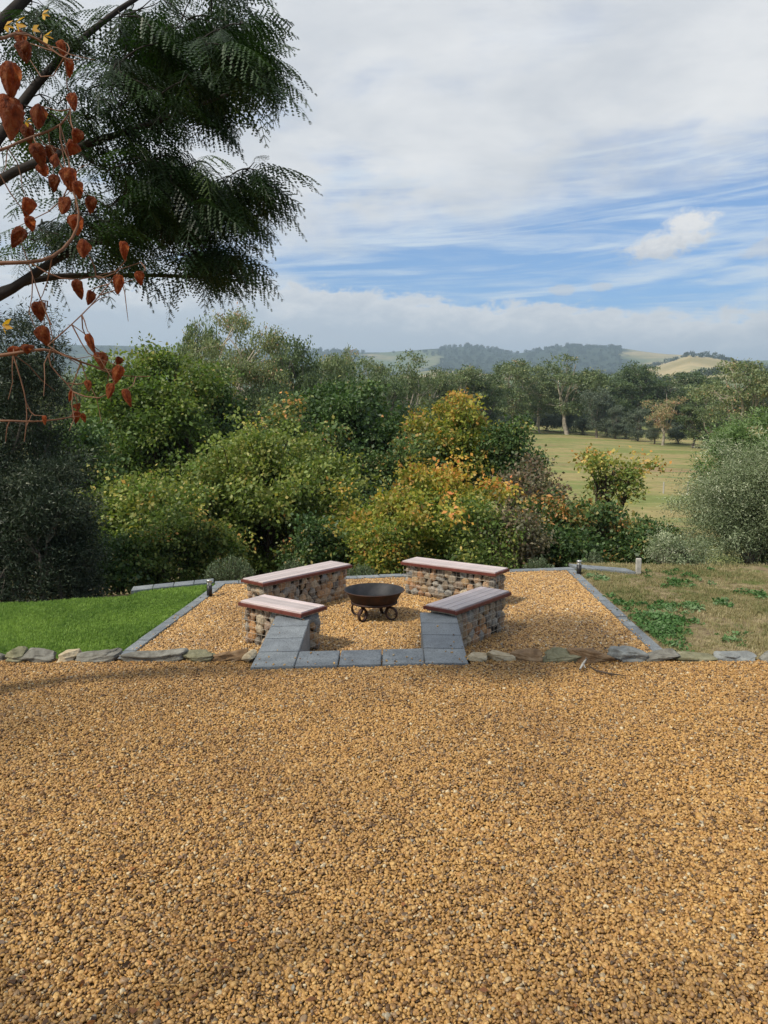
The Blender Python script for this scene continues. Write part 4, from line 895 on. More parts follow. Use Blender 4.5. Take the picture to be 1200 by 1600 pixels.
# ---- lavender / rosemary clumps
def clump(cx, top, bot, w, d, seed, label, nst=150):
    rg = np.random.default_rng(seed); x = P(cx, 700, d)[0]; g = tz(x, d); zt = P(cx, top, d)[2]; h = zt - g; rx = w / 2 / FPX * d
    t = thing('silver_shrub', label, 'shrub', (x, d, g), 0, 'low shrubs planted behind the pad'); paths = []; C, D = [], []
    for k in range(nst):
        a = rg.uniform(0, 2 * PI); r = rx * math.sqrt(rg.uniform(0, 1)); tip = np.array([r * math.cos(a) * 1.0, r * math.sin(a) * .8, h * (1 - .45 * (r / rx) ** 2) * rg.uniform(.75, 1.05)])
        b0 = np.array([tip[0] * .25, tip[1] * .25, -.05]); pts = curve_pts(b0, tip, 5, rg, .05, .04); paths.append((pts, [.006, .005, .004, .003, .0015]))
        m_ = 34; tt_ = rg.uniform(.35, 1, m_); pi_ = np.array([np.interp(tt_, np.linspace(0, 1, 5), pts[:, j]) for j in range(3)]).T
        C.append(pi_); D.append(unit(pts[-1] - pts[-2])[None] + rg.normal(0, .55, (m_, 3)))
    C, D = np.concatenate(C), np.concatenate(D); n = len(C); V, F = leaf_quads(C, D, rg.uniform(.03, .06, n), .011, rg)
    Vt, Ft = tubes(paths, 4); obj('stems', mk('stems', Vt, Ft, M['shrub_stem']), t)
    obj('foliage', mk('foliage', V, F, M['l_lav'], leaf_attrs(n, rg.uniform(0, 1, n), rg.uniform(0.2, .8, n), rg)), t)
clump(355, 868, 905, 85, 13.4, 41, 'grey green shrub at the wall between the bollard and the long bench', 200)
clump(455, 872, 905, 50, 13.4, 42, 'small grey green shrub showing just above the long bench on the lawn side', 110)
clump(562, 880, 905, 60, 13.6, 43, 'small green shrub behind the paver row between the two far benches', 130)
clump(847, 868, 900, 55, 13.9, 44, 'rounded green shrub behind the far paver row next to the far bench', 150)
clump(932, 860, 895, 44, 14.2, 45, 'rounded green shrub behind the bollard near the white peg', 130)

# ---- gums
def gum(seed, H, spread, pads, leafm, clus=16, lpc=20, lsize=.3, bark='gum_bark', low=.35, flat=.5, tr=.03, hue0=.45, dense=1.0, padr=.20, lwid=.55):
    rg = np.random.default_rng(seed); paths = []; C = []; sz = []
    fork = np.array([rg.normal(0, spread * .06), rg.normal(0, spread * .06), H * rg.uniform(.2, .32)]); r0 = H * tr
    tp = curve_pts([0, 0, -.5], fork, 6, rg, .04); paths.append((tp, np.linspace(r0, r0 * .75, 6)))
    nl = 5; lims = []
    for k in range(nl):
        a = k * 2 * PI / nl + rg.uniform(-.5, .5); rr_ = spread * rg.uniform(.25, .6); e = np.array([math.cos(a) * rr_, math.sin(a) * rr_, H * rg.uniform(.62, .85)])
        if k == 0: e = np.array([rg.normal(0, spread * .12), rg.normal(0, spread * .12), H * .9])
        lp_ = curve_pts(fork, e, 9, rg, .07, 0); lims.append(lp_); paths.append((lp_, np.linspace(r0 * .5, r0 * .14, 9)))
    for k in range(pads):
        zf = rg.uniform(low, .97); env = math.sqrt(max(0.05, 1 - ((zf - .62) / .42) ** 2)); a = rg.uniform(0, 2 * PI); rr_ = spread * env * math.sqrt(rg.uniform(.1, 1)) * .85
        pc = np.array([math.cos(a) * rr_, math.sin(a) * rr_, H * zf - H * .03]); pr = H * padr * rg.uniform(.6, 1.15)
        lp_ = min(lims, key=lambda q: np.linalg.norm(q[6] - pc)); st = lp_[rg.integers(3, 8)]
        bp = curve_pts(st, pc, 6, rg, .08, -.04); paths.append((bp, np.linspace(r0 * .2, r0 * .05, 6)))
        nc = int(clus * dense); dd = unit(rg.normal(size=(nc, 3))); dd[:, 2] = np.abs(dd[:, 2]) * np.where(rg.uniform(0, 1, nc) < .75, 1, -.6)
        cc2 = pc + dd * [pr, pr, pr * flat] * rg.uniform(.55, 1.05, (nc, 1)); C.append(cc2)
        for c_ in cc2[:5]: paths.append((curve_pts(bp[4], c_, 3, rg, .05), [r0 * .055, r0 * .04, r0 * .02]))
    C = np.concatenate(C); ct = rg.normal(0, .13, len(C)); cv = rg.normal(0, .15, len(C)); n = len(C) * lpc; ci = np.repeat(np.arange(len(C)), lpc)
    off = rg.normal(0, H * .027, (n, 3)) * [1, 1, .7]; D = rg.normal(0, .7, (n, 3)) + [0, 0, -.6]; L = lsize * rg.uniform(.7, 1.3, n)
    V, F = leaf_quads(C[ci] + off, D, L, L * lwid, rg)
    cr = mk('crown', V, F, M[leafm], leaf_attrs(n, hue0 + ct[ci] + rg.normal(0, .12, n), .5 + cv[ci] + rg.normal(0, .15, n), rg))
    Vt, Ft = tubes(paths, 5); return mk('trunk', Vt, Ft, M[bark], smooth=True), cr
# prototypes about 20 m tall
GUM = {}
for k in range(5): GUM['g%d' % k] = gum(60 + k, 20, 7.5, 22, 'l_gum', clus=20, lpc=26, lsize=.50, hue0=.42 + .05 * (k % 3), low=.30, flat=.62)
for k in range(2): GUM['d%d' % k] = gum(70 + k, 20, 7.0, 26, 'l_gum', clus=20, lpc=26, lsize=.50, hue0=.16, bark='grey_bark', low=.22, flat=.7)
for k in range(2): GUM['b%d' % k] = gum(75 + k, 20, 6.5, 24, 'l_grey', clus=20, lpc=26, lsize=.50, hue0=.35, bark='grey_bark', low=.12, flat=.8)
GUM['r0'] = gum(80, 20, 7.0, 15, 'l_gum', clus=18, lpc=22, lsize=.46, hue0=.86, low=.35)
GUM['w0'] = gum(81, 20, 8.5, 15, 'l_gum', clus=20, lpc=24, lsize=.46, hue0=.62, low=.34, tr=.034)
GUM['w1'] = gum(82, 20, 8.5, 18, 'l_gum', clus=20, lpc=24, lsize=.46, hue0=.58, low=.40, tr=.034)
GUM['c0'] = decid(90, 3.6, 3.6, 9.2, 1.2, 360, 26, .42, (M['l_gum'], M['grey_bark']), hue0=.36, huevar=.12, csig=.55, lobes=12, lobe_r=.45, trunk_r=.35)
GUM['s0'] = decid(91, 9.0, 9.0, 8.5, .6, 420, 26, .55, (M['l_grey'], M['grey_bark']), hue0=.12, huevar=.12, csig=.95, lobes=12, lobe_r=.42, trunk_r=.4)
GUM['tall'] = gum(95, 20, 7.6, 36, 'l_gum', clus=22, lpc=44, lsize=.27, hue0=.62, low=.42, flat=.5, tr=.022, padr=.135)
def far_tree(key, cx, top, d, label, base=None, w=None, rz=0.0, name='gum_tree', cat='tree', group='trees beyond the gully and along the far paddock edge'):
    if base is not None:                             # find the distance at which the ground shows at that height
        ds = np.geomspace(70, 600, 400); xs_ = P(cx, 700, 1.0)[0] * ds; zg_ = terrain(xs_, ds); ys = 800 + FPX * np.tan(np.arctan((CAMZ - zg_) / ds) - PITCH)
        d = float(ds[np.argmin(np.abs(ys - base))]) if d is None else d
    x = P(cx, 700, d)[0]; g = tz(x, d); h = P(cx, top, d)[2] - g; s = h / 20.0
    trk, crn = GUM[key]; t = place(trk, crn, name, label, cat, (x, d, g), rz, group)
    sw = s if w is None else w / FPX * d / (15.0 if key != 'c0' else 7.4 if key != 's0' else 18)
    t.scale = (sw, sw, s); return t
FT = [('tall', 374, 478, 62, 168, .3, 'tall pale limbed gum tree standing above the dark green tree, its top against the cloud'),
      ('g1', 318, 512, 75, 95, 1.3, 'gum tree half behind the hanging branches, beside the tallest pale gum'),
      ('d0', 462, 540, 82, 110, .4, 'dark spreading gum just beside the tallest pale gum'),
      ('g4', 508, 562, 110, 90, 1.0, 'dull gum between the dark spreading gum and the wispy small one'),
      ('w0', 537, 543, 150, 56, 2.1, 'small wispy gum alone against the hills above the large dark tree'),
      ('g2', 575, 566, 130, 85, .2, 'rounded gum just past the wispy one'),
      ('g3', 634, 555, 135, 95, 3.0, 'umbrella topped gum standing in front of the tan fields'),
      ('d1', 600, 590, 120, 80, 4.0, 'darker gum under the umbrella topped one'),
      ('g0', 668, 572, 160, 80, 5.0, 'gum behind the golden crowned tree on its umbrella gum side'),
      ('g4', 712, 576, 165, 90, 2.0, 'gum directly behind the golden crowned tree'),
      ('d0', 755, 588, 170, 80, 1.2, 'dark gum behind the gap between golden tree and narrow dark tree'),
      ('g1', 800, 566, 215, 90, 3.3, 'broad gum at the start of the paddock tree line'),
      ('g2', 842, 574, 225, 80, 4.1, 'gum with yellow branch tips second in the paddock tree line'),
      ('g3', 886, 558, 215, 105, .9, 'largest round green gum of the paddock tree line'),
      ('d1', 935, 590, 250, 90, 2.2, 'dark gum behind the grey green sapling at the paddock'),
      ('d0', 985, 572, 255, 85, 2.9, 'dark gum above the orange vines patch'),
      ('d1', 1040, 588, 260, 100, .1, 'dark flat topped gum in the row behind the reddish gum'),
      ('d0', 1090, 584, 250, 90, 5.0, 'dark gum behind the cypress shaped tree'),
      ('w1', 1150, 563, 135, 125, .5, 'big pale gum with bare white branches above the fresh green tree'),
      ('w0', 1225, 566, 130, 120, 3.6, 'pale gum with thin crown running out of the picture on the dry side'),
      ('g0', 1108, 600, 165, 70, 2.5, 'olive brown gum in front of the white branched one'),
      ('g2', 60, 560, 90, 110, 1.1, 'gum seen through the hanging branches above the dark olive'),
      ('g3', 160, 558, 120, 90, 4.4, 'gum low behind the bright green tree and the dark olive'),
      ('d1', 420, 600, 60, 90, 1.9, 'dark gum filling the gap under the tallest pale gum')]
for (k, cx, top, d, w, rz, lab) in FT: far_tree(k, cx, top, d, lab, w=w, rz=rz)
for (k, cx, top, base, w, rz, lab) in [('b0', 932, 608, 684, 56, 1.0, 'pale grey green sapling at the paddock edge, tallest of the grey ones'),
      ('b1', 962, 636, 686, 40, 2.0, 'darker round sapling beside the tallest grey sapling'), ('b1', 996, 640, 690, 44, 3.0, 'round grey sapling just before the reddish gum'),
      ('r0', 1035, 606, 696, 60, .7, 'slender gum with reddish crown and bare trunk at the paddock edge'), ('b0', 1022, 650, 694, 34, 4.0, 'small grey bush tree at the foot of the reddish gum'),
      ('c0', 1082, 622, 700, 44, 0, 'dense upright tree shaped like a cypress at the paddock edge'), ('b1', 1108, 640, 700, 46, 5.0, 'grey green rounded tree beside the cypress shaped one')]:
    far_tree(k, cx, top, None, lab, base=base, w=w, rz=rz, name='paddock_tree')
for i, (cx, top, base, w, lab) in enumerate([(850, 640, 674, 46, 'dark bush under the gum with yellow tips'), (888, 636, 676, 50, 'dark bush at the foot of the largest round gum'), (912, 646, 680, 36, 'small dark bush beside the grey sapling'), (815, 642, 673, 44, 'first dark bush of the paddock hedge by the broad gum'),
      (948, 652, 682, 30, 'dark bush between the two grey saplings'), (975, 655, 686, 34, 'dark bush in front of the orange vines'), (775, 640, 672, 50, 'dark bush beyond the narrow dark tree'), (1060, 655, 694, 40, 'dark bush between reddish gum and cypress'), (720, 640, 673, 60, 'dark bush behind the golden tree'), (660, 642, 674, 60, 'dark bush behind the mid green tree by the vines')]):
    t = far_tree('s0', cx, top, None, lab, base=base, w=w * 1.2, rz=i * 1.1, name='bush', cat='bush', group='dark bushes under the paddock trees')
# distant woods behind the tree line and trees dotted over the hills (uncountable mass)
rng = np.random.default_rng(77)
def blob_t(rng):
    n = 110; dd = unit(rng.normal(size=(n, 3))); C = dd * rng.uniform(.55, 1.0, (n, 1)) * [1, 1, .8] + [0, 0, .85]
    return leaf_quads(C, rng.normal(size=(n, 3)) + [0, 0, -.3], rng.uniform(.3, .55, n), rng.uniform(.22, .4, n), rng)
bt = [blob_t(rng) for _ in range(6)]
m = simple('distant_foliage', (0.055, 0.072, 0.034), 0.9, 0.1, .3, 1.0); M['distfol'] = m
pts, sc = [], []
n = 30000; px_ = rng.uniform(-100, 1300, n); d_ = np.exp(rng.uniform(math.log(300), math.log(5200), n)); x_ = (px_ - 600) / FPX * d_; y_ = d_
den = fnoise(x_, y_, 88, 4, 1 / 190.0); keepm = den > np.interp(d_, [300, 500, 700, 1500, 5200], [-.35, .0, .22, .40, .42])
keepm &= rng.uniform(0, 1, n) < np.interp(d_, [300, 700, 1500, 5200], [.55, .5, .55, .6])
wd_ = (d_ > 3300) * (bumpf(px_, 735, 60) + bumpf(px_, 900, 86) + bumpf(px_, 500, 120) * .7); keepm |= (wd_ > .55) & (rng.uniform(0, 1, n) < .9)
x_, y_ = x_[keepm], y_[keepm]; n = len(x_); dd_ = np.hypot(x_, y_)
s_ = rng.uniform(3.2, 6.5, n) * np.interp(dd_, [300, 5200], [1.0, 2.0])
scatter('distant_woods', bt, np.stack([x_, y_, terrain(x_, y_) - .5], -1), np.stack([np.zeros(n), np.zeros(n), rng.uniform(0, 6.28, n)], -1), np.stack([s_, s_, s_ * rng.uniform(.8, 1.3, n)], -1), rng.integers(0, 6, n), m, 'woods and scattered trees over the distant slopes', 'woods')
# vine blocks turned orange
def vines(label, cx0, cx1, d0, d1, rows, seed):
    rg = np.random.default_rng(seed); C = []
    for r_ in range(rows):
        d = d0 + (d1 - d0) * r_ / max(1, rows - 1); xa, xb = P(cx0, 700, d)[0], P(cx1, 700, d)[0]; n = int((xb - xa) * 34)
        x = rg.uniform(xa, xb, n); y = d + rg.normal(0, .35, n); C.append(np.stack([x, y, terrain(x, y) + rg.uniform(.4, 2.2, n)], -1))
    C = np.concatenate(C); n = len(C); o0 = C.mean(0); V, F = leaf_quads(C - o0, rg.normal(size=(n, 3)), rg.uniform(.3, .5, n), .35, rg)
    tag(obj('vine_rows', mk('vine_rows', V, F, M['l_orange'], leaf_attrs(n, rg.normal(.9, .08, n), rg.uniform(.3, .7, n), rg)), loc=o0), label, 'vines', kind='stuff')
vines('orange autumn vine rows seen through the paddock trees', 935, 1010, 420, 470, 7, 1)
vines('orange autumn vine rows seen in the gap past the umbrella topped gum', 605, 665, 330, 380, 6, 2)
# paddock fence posts
def fpost(px, py, d, label, h=1.25):
    p = P(px, py, d); g = tz(p[0], d); bm = bmesh.new(); bmesh.ops.create_cone(bm, cap_ends=True, segments=8, radius1=.085, radius2=.07, depth=h + .4)
    bmesh.ops.translate(bm, vec=(0, 0, h / 2 - .2), verts=bm.verts); bmesh.ops.bevel(bm, geom=[e for e in bm.edges if e.verts[0].co.z > h * .9 and e.verts[1].co.z > h * .9], offset=.02, affect='EDGES')
    tag(obj('fence_post', bm_mesh('fence_post', bm, M['weathered']), loc=(p[0], d, g)), label, 'fence post', 'fence posts in the paddock')
fpost(1037, 760, 82, 'grey fence post alone in the middle of the paddock, nearer the flat topped tree')
fpost(1075, 758, 82, 'grey fence post in the paddock next to the silvery olive bush')
for k, px in enumerate(range(800, 1010, 19)): fpost(px, 690, 262 - (px - 800) * .28, 'one of a dozen tiny grey posts of the fence along the far paddock edge', 1.3)

# ------------------------------------------------------------------ overhanging feathery tree (jacaranda-like)
rng = np.random.default_rng(101)
def frond(L, rg):
    """bipinnate frond in local space: along +X, drooping -Z, pinnae in the XY plane"""
    npin = 11; V, F = [], []
    sx = np.linspace(.12, 1, npin) * L; arc = lambda s: np.array([s, 0, -0.55 * s * s / L])
    # rachis as a thin strip
    pts = [arc(s) for s in np.linspace(0, L, 7)]; w = .0018
    for i in range(6):
        o = len(V); V += [pts[i] + [0, w, 0], pts[i] - [0, w, 0], pts[i + 1] - [0, w * .8, 0], pts[i + 1] + [0, w * .8, 0]]; F.append((o, o + 1, o + 2, o + 3))
    for i, s in enumerate(sx):
        pl = L * .30 * math.sin(PI * (.18 + .80 * (s / L) ** .9)) + .012; b0 = arc(s)
        for sd_ in (-1, 1):
            a = R(58) + rg.normal(0, .08); dv = np.array([math.cos(a), sd_ * math.sin(a), -.65 + rg.normal(0, .15)]); dv /= np.linalg.norm(dv)
            nl_ = 6; side = np.cross(dv, [0, 0, 1]); side /= np.linalg.norm(side)
            for j in range(nl_):
                c_ = b0 + dv * pl * (j + .6) / nl_ + np.array([0, 0, -.30 * pl * (j / nl_) ** 2]); lw_ = pl / nl_ * .62; ll = .0095 * (1.05 - .7 * abs(j / nl_ - .35))
                o = len(V); V += [c_ - dv * lw_, c_ - side * ll + dv * lw_ * .5, c_ + dv * lw_ * .9, c_ + side * ll + dv * lw_ * .5]; F.append((o, o + 1, o + 2, o + 3))
    return np.array(V), np.array(F)
fr = [frond(.36, rng) for _ in range(5)]
jac = thing('feathery_tree', 'big dark feathery leaved tree hanging into the sky from the lawn side', 'tree', (-4.6, 5.2, ZP))
O = np.array([-4.6, 5.2, ZP])
# limbs: pixel polyline with distances
def PP(*a): return [P(px, py, d) for px, py, d in a]
def smooth_path(pts, n=14):
    pts = np.array(pts); t = np.linspace(0, 1, len(pts)); tt_ = np.linspace(0, 1, n)
    out = np.stack([np.interp(tt_, t, pts[:, j]) for j in range(3)], -1)
    for _ in range(2): out[1:-1] = (out[:-2] + 2 * out[1:-1] + out[2:]) / 4
    return out
trunk_base = np.array([-4.6, 5.2, ZP - .3]); crotch = np.array([-4.3, 5.3, 2.2])
limbs = [smooth_path([crotch] + PP((-60, 490, 5.2), (10, 462, 5.3), (70, 415, 5.4), (130, 375, 5.5), (230, 360, 5.7), (330, 345, 5.8), (420, 335, 5.9))),
         smooth_path([crotch] + PP((-80, 330, 5.0), (0, 215, 5.2), (45, 140, 5.4), (90, 95, 5.5), (150, 40, 5.7), (230, -20, 5.9), (330, -60, 6.2))),
         smooth_path([crotch] + PP((-60, 300, 5.0), (40, 260, 5.0), (130, 225, 5.2), (220, 200, 5.3), (310, 165, 5.5), (400, 130, 5.6))),
         smooth_path([crotch] + PP((0, 440, 5.4), (100, 430, 5.6), (190, 430, 5.9), (290, 430, 6.1), (380, 440, 6.2))),
         smooth_path([crotch] + PP((-70, 100, 5.3), (20, 20, 5.6), (90, -60, 5.8), (200, -140, 6.0)))]
lr_ = [(.042, .009), (.045, .010), (.036, .009), (.030, .008), (.06, .02)]
paths = [(curve_pts(trunk_base - [0, 0, 0], crotch, 8, rng, .03) - O, np.linspace(.17, .11, 8))]
for lp_, (ra, rb) in zip(limbs, lr_): paths.append((lp_ - O, np.linspace(ra, rb, len(lp_))))
V, F = tubes(paths, 10); obj('trunk', mk('trunk', V, F, M['dark_bark'], smooth=True), jac)
ell = [(362, 105, 80, 48, 48), (285, 40, 115, 45, 48), (140, 50, 130, 65, 60), (210, 140, 105, 55, 52), (115, 200, 100, 45, 26), (345, 150, 60, 24, 20), (225, 262, 90, 34, 42), (375, 292, 58, 22, 26), (165, 310, 100, 45, 40),
       (285, 335, 105, 28, 42), (345, 392, 52, 16, 20), (285, 398, 60, 20, 26), (225, 385, 65, 22, 20), (250, 425, 34, 14, 12), (45, 330, 50, 70, 12), (40, 100, 50, 80, 18), (340, -40, 60, 30, 18), (110, 360, 65, 26, 12), (418, 85, 20, 20, 8), (412, 265, 10, 14, 5), (30, 230, 40, 50, 5)]
ell = [(a_ - 20 if a_ > 300 else a_, b_, c_, d_, e_) for a_, b_, c_, d_, e_ in ell]
allL = np.concatenate([lp_[4:] for lp_ in limbs])
tips = []; tw_ = []
for (cx, cy_, rx, ry, k) in ell:
    for _ in range(k):
        a = rng.uniform(0, 2 * PI); r = math.sqrt(rng.uniform(0, 1)); d = rng.uniform(4.9, 7.2) if rx > 60 else rng.uniform(5.2, 6.4)
        qx, qy = cx + rx * r * math.cos(a), cy_ + ry * r * math.sin(a)
        if fnoise(np.array([qx / 60.0]), np.array([qy / 20.0 + qx / 90.0]), 71, 2, 1.0)[0] < -.30: continue
        tips.append(P(qx, qy, d))
tips = np.array(tips); tips = tips[np.argsort(np.min(np.linalg.norm(tips[:, None] - allL[None], axis=-1), axis=1))]
nodes_ = [p for p in allL]
Vs, Fs, hu, va = [], [], [], []; off = 0; base_t = rng.uniform(0, 1)
for tip in tips:
    na_ = np.array(nodes_); j = np.argmin(np.linalg.norm(na_ + [0.08, 0, 0.0] - tip, axis=1)); st = na_[j]; nodes_.append(tip)
    pts = curve_pts(st, tip, 6, rng, .06, .06); tw_.append((pts - O, np.linspace(.0055, .003, 6)))
    dirn = pts[-1] - pts[-2]; dirn[0] += .03; a0_ = math.atan2(dirn[1] * .6, dirn[0])
    nf_ = rng.integers(3, 5); tone = rng.normal(0, .18)
    for q_ in range(nf_):
        yaw = a0_ + rng.normal(0, 1.0); pit = rng.normal(.12, .24); s = rng.uniform(.8, 1.3)
        mt = np.array(Euler((rng.normal(0, .3), pit, yaw)).to_matrix()); Vf, Ff = fr[rng.integers(5)]
        Vs.append(Vf @ mt.T * s + tip - O); Fs.append(Ff + off); off += len(Vf)
        hu.append(np.full(len(Vf), .45 + tone + rng.normal(0, .12))); va.append(np.full(len(Vf), rng.uniform(.2, .8)))
V, F = tubes(tw_, 4); obj('twigs', mk('twigs', V, F, M['dark_bark']), jac)['kind'] = 'stuff'
o = obj('fronds', mk('fronds', np.concatenate(Vs), np.concatenate(Fs), M['l_jac'], {'hue': np.clip(np.concatenate(hu), 0, 1), 'val': np.concatenate(va)}), jac); o['kind'] = 'stuff'

# ------------------------------------------------------------------ golden rain tree with papery pods, close on the lawn side
rng = np.random.default_rng(202)
GO = np.array([-2.6, 1.5, 0.0])
grt = thing('pod_tree', 'bare twigged tree with orange papery seed pods hanging close at the picture edge', 'tree', tuple(GO))
def pod_mesh(rg):
    # three inflated papery valves meeting in ridges, heart-shaped, pointed tip down
    nu, nv = 11, 24; V, F = [], []
    for i in range(nu + 1):
        t = i / nu; prof = (math.sin(PI * min(1, (t * .96 + .02) ** .62)) ** .62) * (1.0 - .30 * t ** 2)
        for j in range(nv):
            a = 2 * PI * j / nv; c3 = math.cos(1.5 * a) ** 2; ridge = .56 + .44 * c3 ** 2.2 + .06 * math.sin(7 * t + j) + rg.normal(0, .05)
            V.append((prof * ridge * .46 * math.cos(a), prof * ridge * .46 * math.sin(a), .5 - t + rg.normal(0, .008)))
    for i in range(nu):
        for j in range(nv): F.append((i * nv + j, i * nv + (j + 1) % nv, (i + 1) * nv + (j + 1) % nv, (i + 1) * nv + j))
    return mk('seed_pod', np.array(V), np.array(F)[:, ::-1], M['pod'], smooth=False)
pm = [pod_mesh(rng) for _ in range(6)]
pods = [(16, 126, 40, 62), (15, 186, 40, 74), (60, 183, 25, 35), (98, 76, 15, 22), (109, 107, 15, 26), (115, 160, 20, 30), (45, 210, 23, 33), (120, 214, 23, 27), (110, 233, 26, 30), (60, 244, 28, 40), (68, 266, 24, 24), (86, 252, 18, 32), (86, 287, 21, 29),
        (109, 281, 26, 34), (121, 297, 18, 26), (42, 325, 25, 34), (47, 350, 20, 26), (101, 322, 22, 32), (143, 321, 22, 31), (118, 352, 28, 34), (28, 372, 24, 38), (130, 389, 26, 33), (193, 392, 16, 30), (185, 445, 22, 36), (219, 435, 18, 26),
        (122, 453, 20, 33), (140, 466, 18, 28), (61, 487, 22, 30), (70, 525, 26, 34), (142, 537, 15, 36), (158, 564, 27, 36), (185, 564, 14, 14), (183, 586, 18, 31), (138, 603, 14, 22), (110, 619, 10, 19), (172, 611, 14, 25), (199, 622, 16, 35), (121, 637, 14, 14), (118, 652, 14, 20),
        (131, 653, 10, 17), (70, 657, 8, 15), (42, 546, 26, 18), (22, 549, 22, 18), (40, 82, 28, 34), (32, 60, 22, 26), (78, 240, 18, 26)]
nodes = smooth_path([GO + [0.3, .1, 2.3]] + PP((-60, 420, 1.5), (0, 409, 1.5), (50, 412, 1.5), (95, 400, 1.55), (130, 350, 1.6), (118, 300, 1.6), (80, 230, 1.6)), 18)
br = [nodes,
      smooth_path([GO + [0.3, .1, 2.1]] + PP((-50, 560, 1.5), (0, 556, 1.5), (40, 550, 1.5), (75, 540, 1.5), (110, 560, 1.55), (150, 575, 1.6), (190, 582, 1.65)), 14),
      smooth_path([GO + [0.2, .1, 2.0]] + PP((-40, 655, 1.5), (0, 656, 1.5), (60, 661, 1.5), (110, 652, 1.55)), 10),
      smooth_path([GO + [0.2, .1, 2.6]] + PP((-40, 250, 1.4), (0, 238, 1.45), (40, 215, 1.5), (100, 200, 1.5), (110, 170, 1.5)), 12),
      smooth_path([GO + [0.2, .1, 3.0]] + PP((-40, 60, 1.3), (0, 70, 1.35), (30, 40, 1.4), (70, 70, 1.45), (100, 90, 1.5)), 12),
      smooth_path(PP((20, 553, 1.5), (35, 600, 1.5), (45, 640, 1.5), (38, 690, 1.5)), 8), smooth_path(PP((75, 540, 1.5), (120, 500, 1.5), (150, 470, 1.55), (185, 425, 1.6)), 8),
      smooth_path(PP((50, 412, 1.5), (90, 440, 1.5), (130, 440, 1.5), (190, 420, 1.6), (220, 410, 1.6)), 8), smooth_path(PP((80, 545, 1.5), (70, 570, 1.5), (110, 600, 1.5), (120, 625, 1.5)), 7),
      smooth_path(PP((150, 575, 1.6), (190, 590, 1.6), (235, 588, 1.6)), 5), smooth_path(PP((80, 508, 1.5), (60, 460, 1.5), (45, 412, 1.5)), 6)]
paths = [(curve_pts(GO * 1.0 + [0, 0, -.2], GO + [0.25, .1, 3.2], 8, rng, .02) - GO, np.linspace(.07, .035, 8))]
rads = [(.0052, .0016), (.0045, .0014), (.0032, .0013), (.0040, .0014), (.0040, .0014)] + [(.0015, .0008)] * 6
for b_, (ra, rb) in zip(br, rads): paths.append((b_ - GO, np.linspace(ra, rb, len(b_))))
ball = np.concatenate([b_[3:] for b_ in br[:5]] + br[5:])
for (px, py, w_, h_) in pods:
    d = 1.15 if w_ >= 40 else rng.uniform(1.45, 1.65); c_ = P(px, py, d); dep = d / math.cos(PITCH); ks_ = rng.uniform(.78, 1.0); sw = ks_ * w_ / FPX * dep / .80; sh = ks_ * h_ / FPX * dep
    obj('seed_pod', pm[rng.integers(6)], grt, c_ - GO, (rng.normal(0, .2), rng.normal(0, .35), rng.uniform(0, 6.28)), (sw, sw, sh))
    top = c_ + [0, 0, sh * .48]; j = np.argmin(np.linalg.norm(ball - top - [0, 0, .03], axis=1))
    paths.append((curve_pts(ball[j], top, 5, rng, .08, -.1) - GO, np.linspace(.0014, .0007, 5)))
for _ in range(26):                                  # fine bare pod stalks
    s0 = ball[rng.integers(len(ball))]; e0 = s0 + np.array([rng.uniform(-.02, .10), rng.uniform(-.05, .05), rng.uniform(-.12, .06)]); paths.append((curve_pts(s0, e0, 4, rng, .06) - GO, [.0011, .001, .0008, .0005]))
cc0 = np.array([-6.6, 3.0, 4.6]); paths.append((curve_pts(GO + [0.0, 0, 2.0], cc0, 9, rng, .04, .05) - GO, np.linspace(.04, .02, 9)))  # unseen limb and twigs carrying a crown added out of view to shade the gravel
for _ in range(40):
    dd_ = unit(rng.normal(size=3)); e0 = np.array([-6.6, 3.0, 4.6]) + dd_ * [1.7, 1.3, 1.1] * rng.uniform(.5, 1); paths.append((curve_pts(cc0, e0, 6, rng, .05, .05) - GO, np.linspace(.014, .003, 6)))
V, F = tubes(paths, 6); obj('branches', mk('branches', V, F, M['twig'], smooth=True), grt)
n = 1900; dd_ = unit(rng.normal(size=(n, 3))); C = np.array([-6.6, 3.0, 4.6]) + dd_ * [1.9, 1.4, 1.3] * rng.uniform(.3, 1, (n, 1)) - GO
V, F = leaf_quads(C, rng.normal(size=(n, 3)) + [0, 0, -.4], rng.uniform(.06, .11, n), .045, rng); obj('crown', mk('crown', V, F, M['l_olive'], leaf_attrs(n, rng.normal(.75, .15, n), rng.uniform(.2, .8, n), rng)), grt)  # unseen leafy crown, added beyond the frame to cast soft shade on the drive
for (px, py, s) in [(24, 36, .022), (50, 46, .016), (66, 22, .015), (68, 56, .020), (8, 40, .018), (3, 508, .022), (40, 190, .014)]:
    c_ = P(px, py, 1.5); n = 3; V, F = leaf_quads(np.zeros((n, 3)), np.array([[1, 0, -.3], [.6, .2, .5], [.4, -.3, -.8]]), s, s * .5, rng)
    obj('yellow_leaf', mk('yellow_leaf', V, F, M['l_yellow'], leaf_attrs(n, np.array([.3, .6, .9]), np.array([.5] * 3), rng)), grt, c_ - GO)

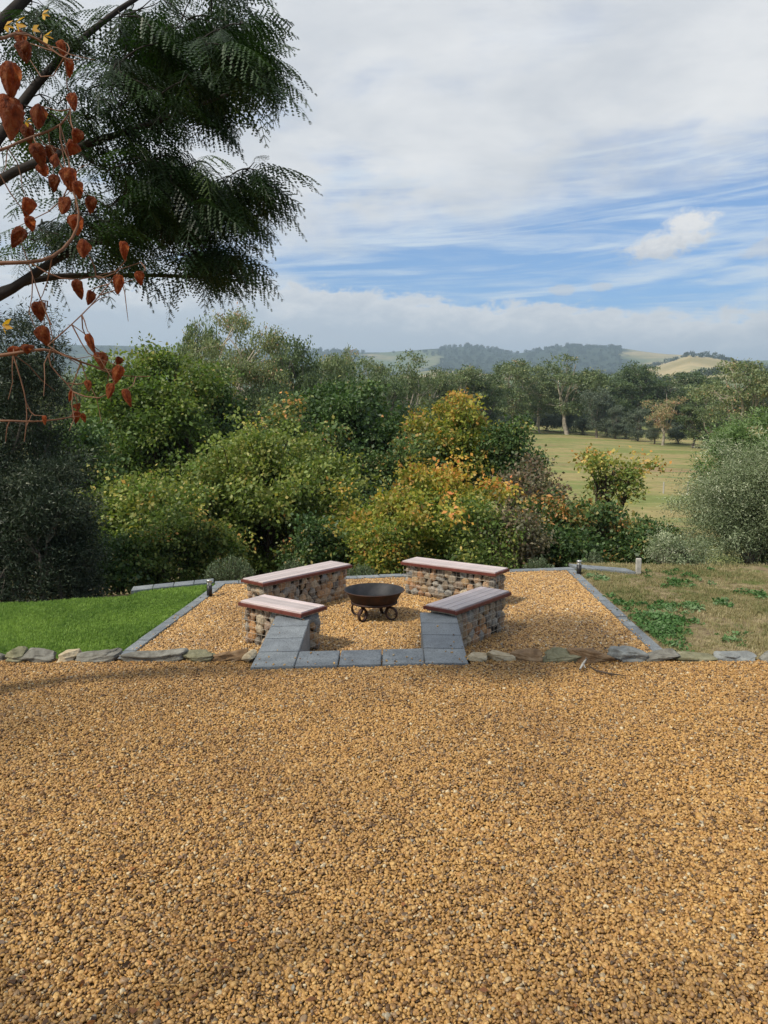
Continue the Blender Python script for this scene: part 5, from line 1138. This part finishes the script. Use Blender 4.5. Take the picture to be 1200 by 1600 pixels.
# ------------------------------------------------------------------ litter on the gravel
rng = np.random.default_rng(303)
m1 = leaf_mat('fallen_leaf', [(0, (0.06, 0.04, 0.025)), (0.5, (0.20, 0.08, 0.03)), (0.8, (0.42, 0.16, 0.03)), (1, (0.55, 0.25, 0.04))], 0.1)
n = 260; px_ = np.concatenate([rng.uniform(0, 420, 190), rng.uniform(0, 1200, 70)]); py_ = np.concatenate([rng.uniform(1130, 1600, 190), rng.uniform(1060, 1600, 70)])
C = np.array([G(a, b_, .006) for a, b_ in zip(px_, py_)]); V, F = leaf_quads(C, np.stack([rng.normal(size=n), rng.normal(size=n), rng.normal(0, .15, n)], -1), rng.uniform(.018, .05, n), rng.uniform(.012, .024, n), rng, .25)
tag(obj('fallen_leaves', mk('fallen_leaves', V, F, m1, leaf_attrs(n, rng.beta(1.2, 2.5, n), rng.uniform(.2, .8, n), rng))), 'brown and orange fallen leaves strewn over the gravel drive', 'leaves', kind='stuff')
paths = []
for _ in range(150):
    px0 = rng.uniform(0, 420) if rng.uniform() < .75 else rng.uniform(0, 1200); p0 = G(px0, rng.uniform(1120, 1590), .008); a = rng.uniform(0, 2 * PI); L = rng.uniform(.05, .22)
    paths.append((curve_pts(p0, p0 + np.array([math.cos(a) * L, math.sin(a) * L, rng.uniform(-.004, .01)]), 5, rng, .1), np.linspace(.0016, .0007, 5)))
V, F = tubes(paths, 4); tag(obj('twig_litter', mk('twig_litter', V, F, M['darkwood'])), 'fine dark twigs scattered on the gravel, thickest on the lawn side', 'twigs', kind='stuff')

rng = np.random.default_rng(404)
def stray(n, f):
    p = np.array([f() for _ in range(n)]); rot = rng.normal(0, .5, (n, 3)); rot[:, 2] = rng.uniform(0, 6.28, n)
    return p, rot
def onstep():
    Wq = (LW, RW)[rng.integers(2)]; 
    if rng.uniform() < .4:
        return lerp(lerp(LW[1], RW[1], (u_ := rng.uniform())), lerp(f0, f1, u_), rng.beta(.8, 1.6)) + [0, 0, .006]
    u_ = rng.uniform(); return lerp(lerp(Wq[0], Wq[1], u_), lerp(Wq[3], Wq[2], u_), rng.beta(.7, 2.0)) + [0, 0, .006]
p1, r1 = stray(46, onstep)
def onedge():
    a_, b_, nv_ = [(PL0, PLF, nl), (PR0, PRF, nrv), (PLF, PRF, nf)][rng.integers(3)]
    return lerp(a_, b_, rng.uniform()) + nv_ * rng.beta(.7, 2.2) * .14 + [0, 0, .016]
p2, r2 = stray(150, onedge)
p_ = np.concatenate([p1, p2]); r_ = np.concatenate([r1, r2]); n = len(p_)
scatter('stray_gravel', pebs, p_, r_, rng.uniform(.007, .013, n), rng.integers(0, len(pebs), n), M['pebble'], 'stray gravel pieces lying on the pavers and edging', 'gravel')
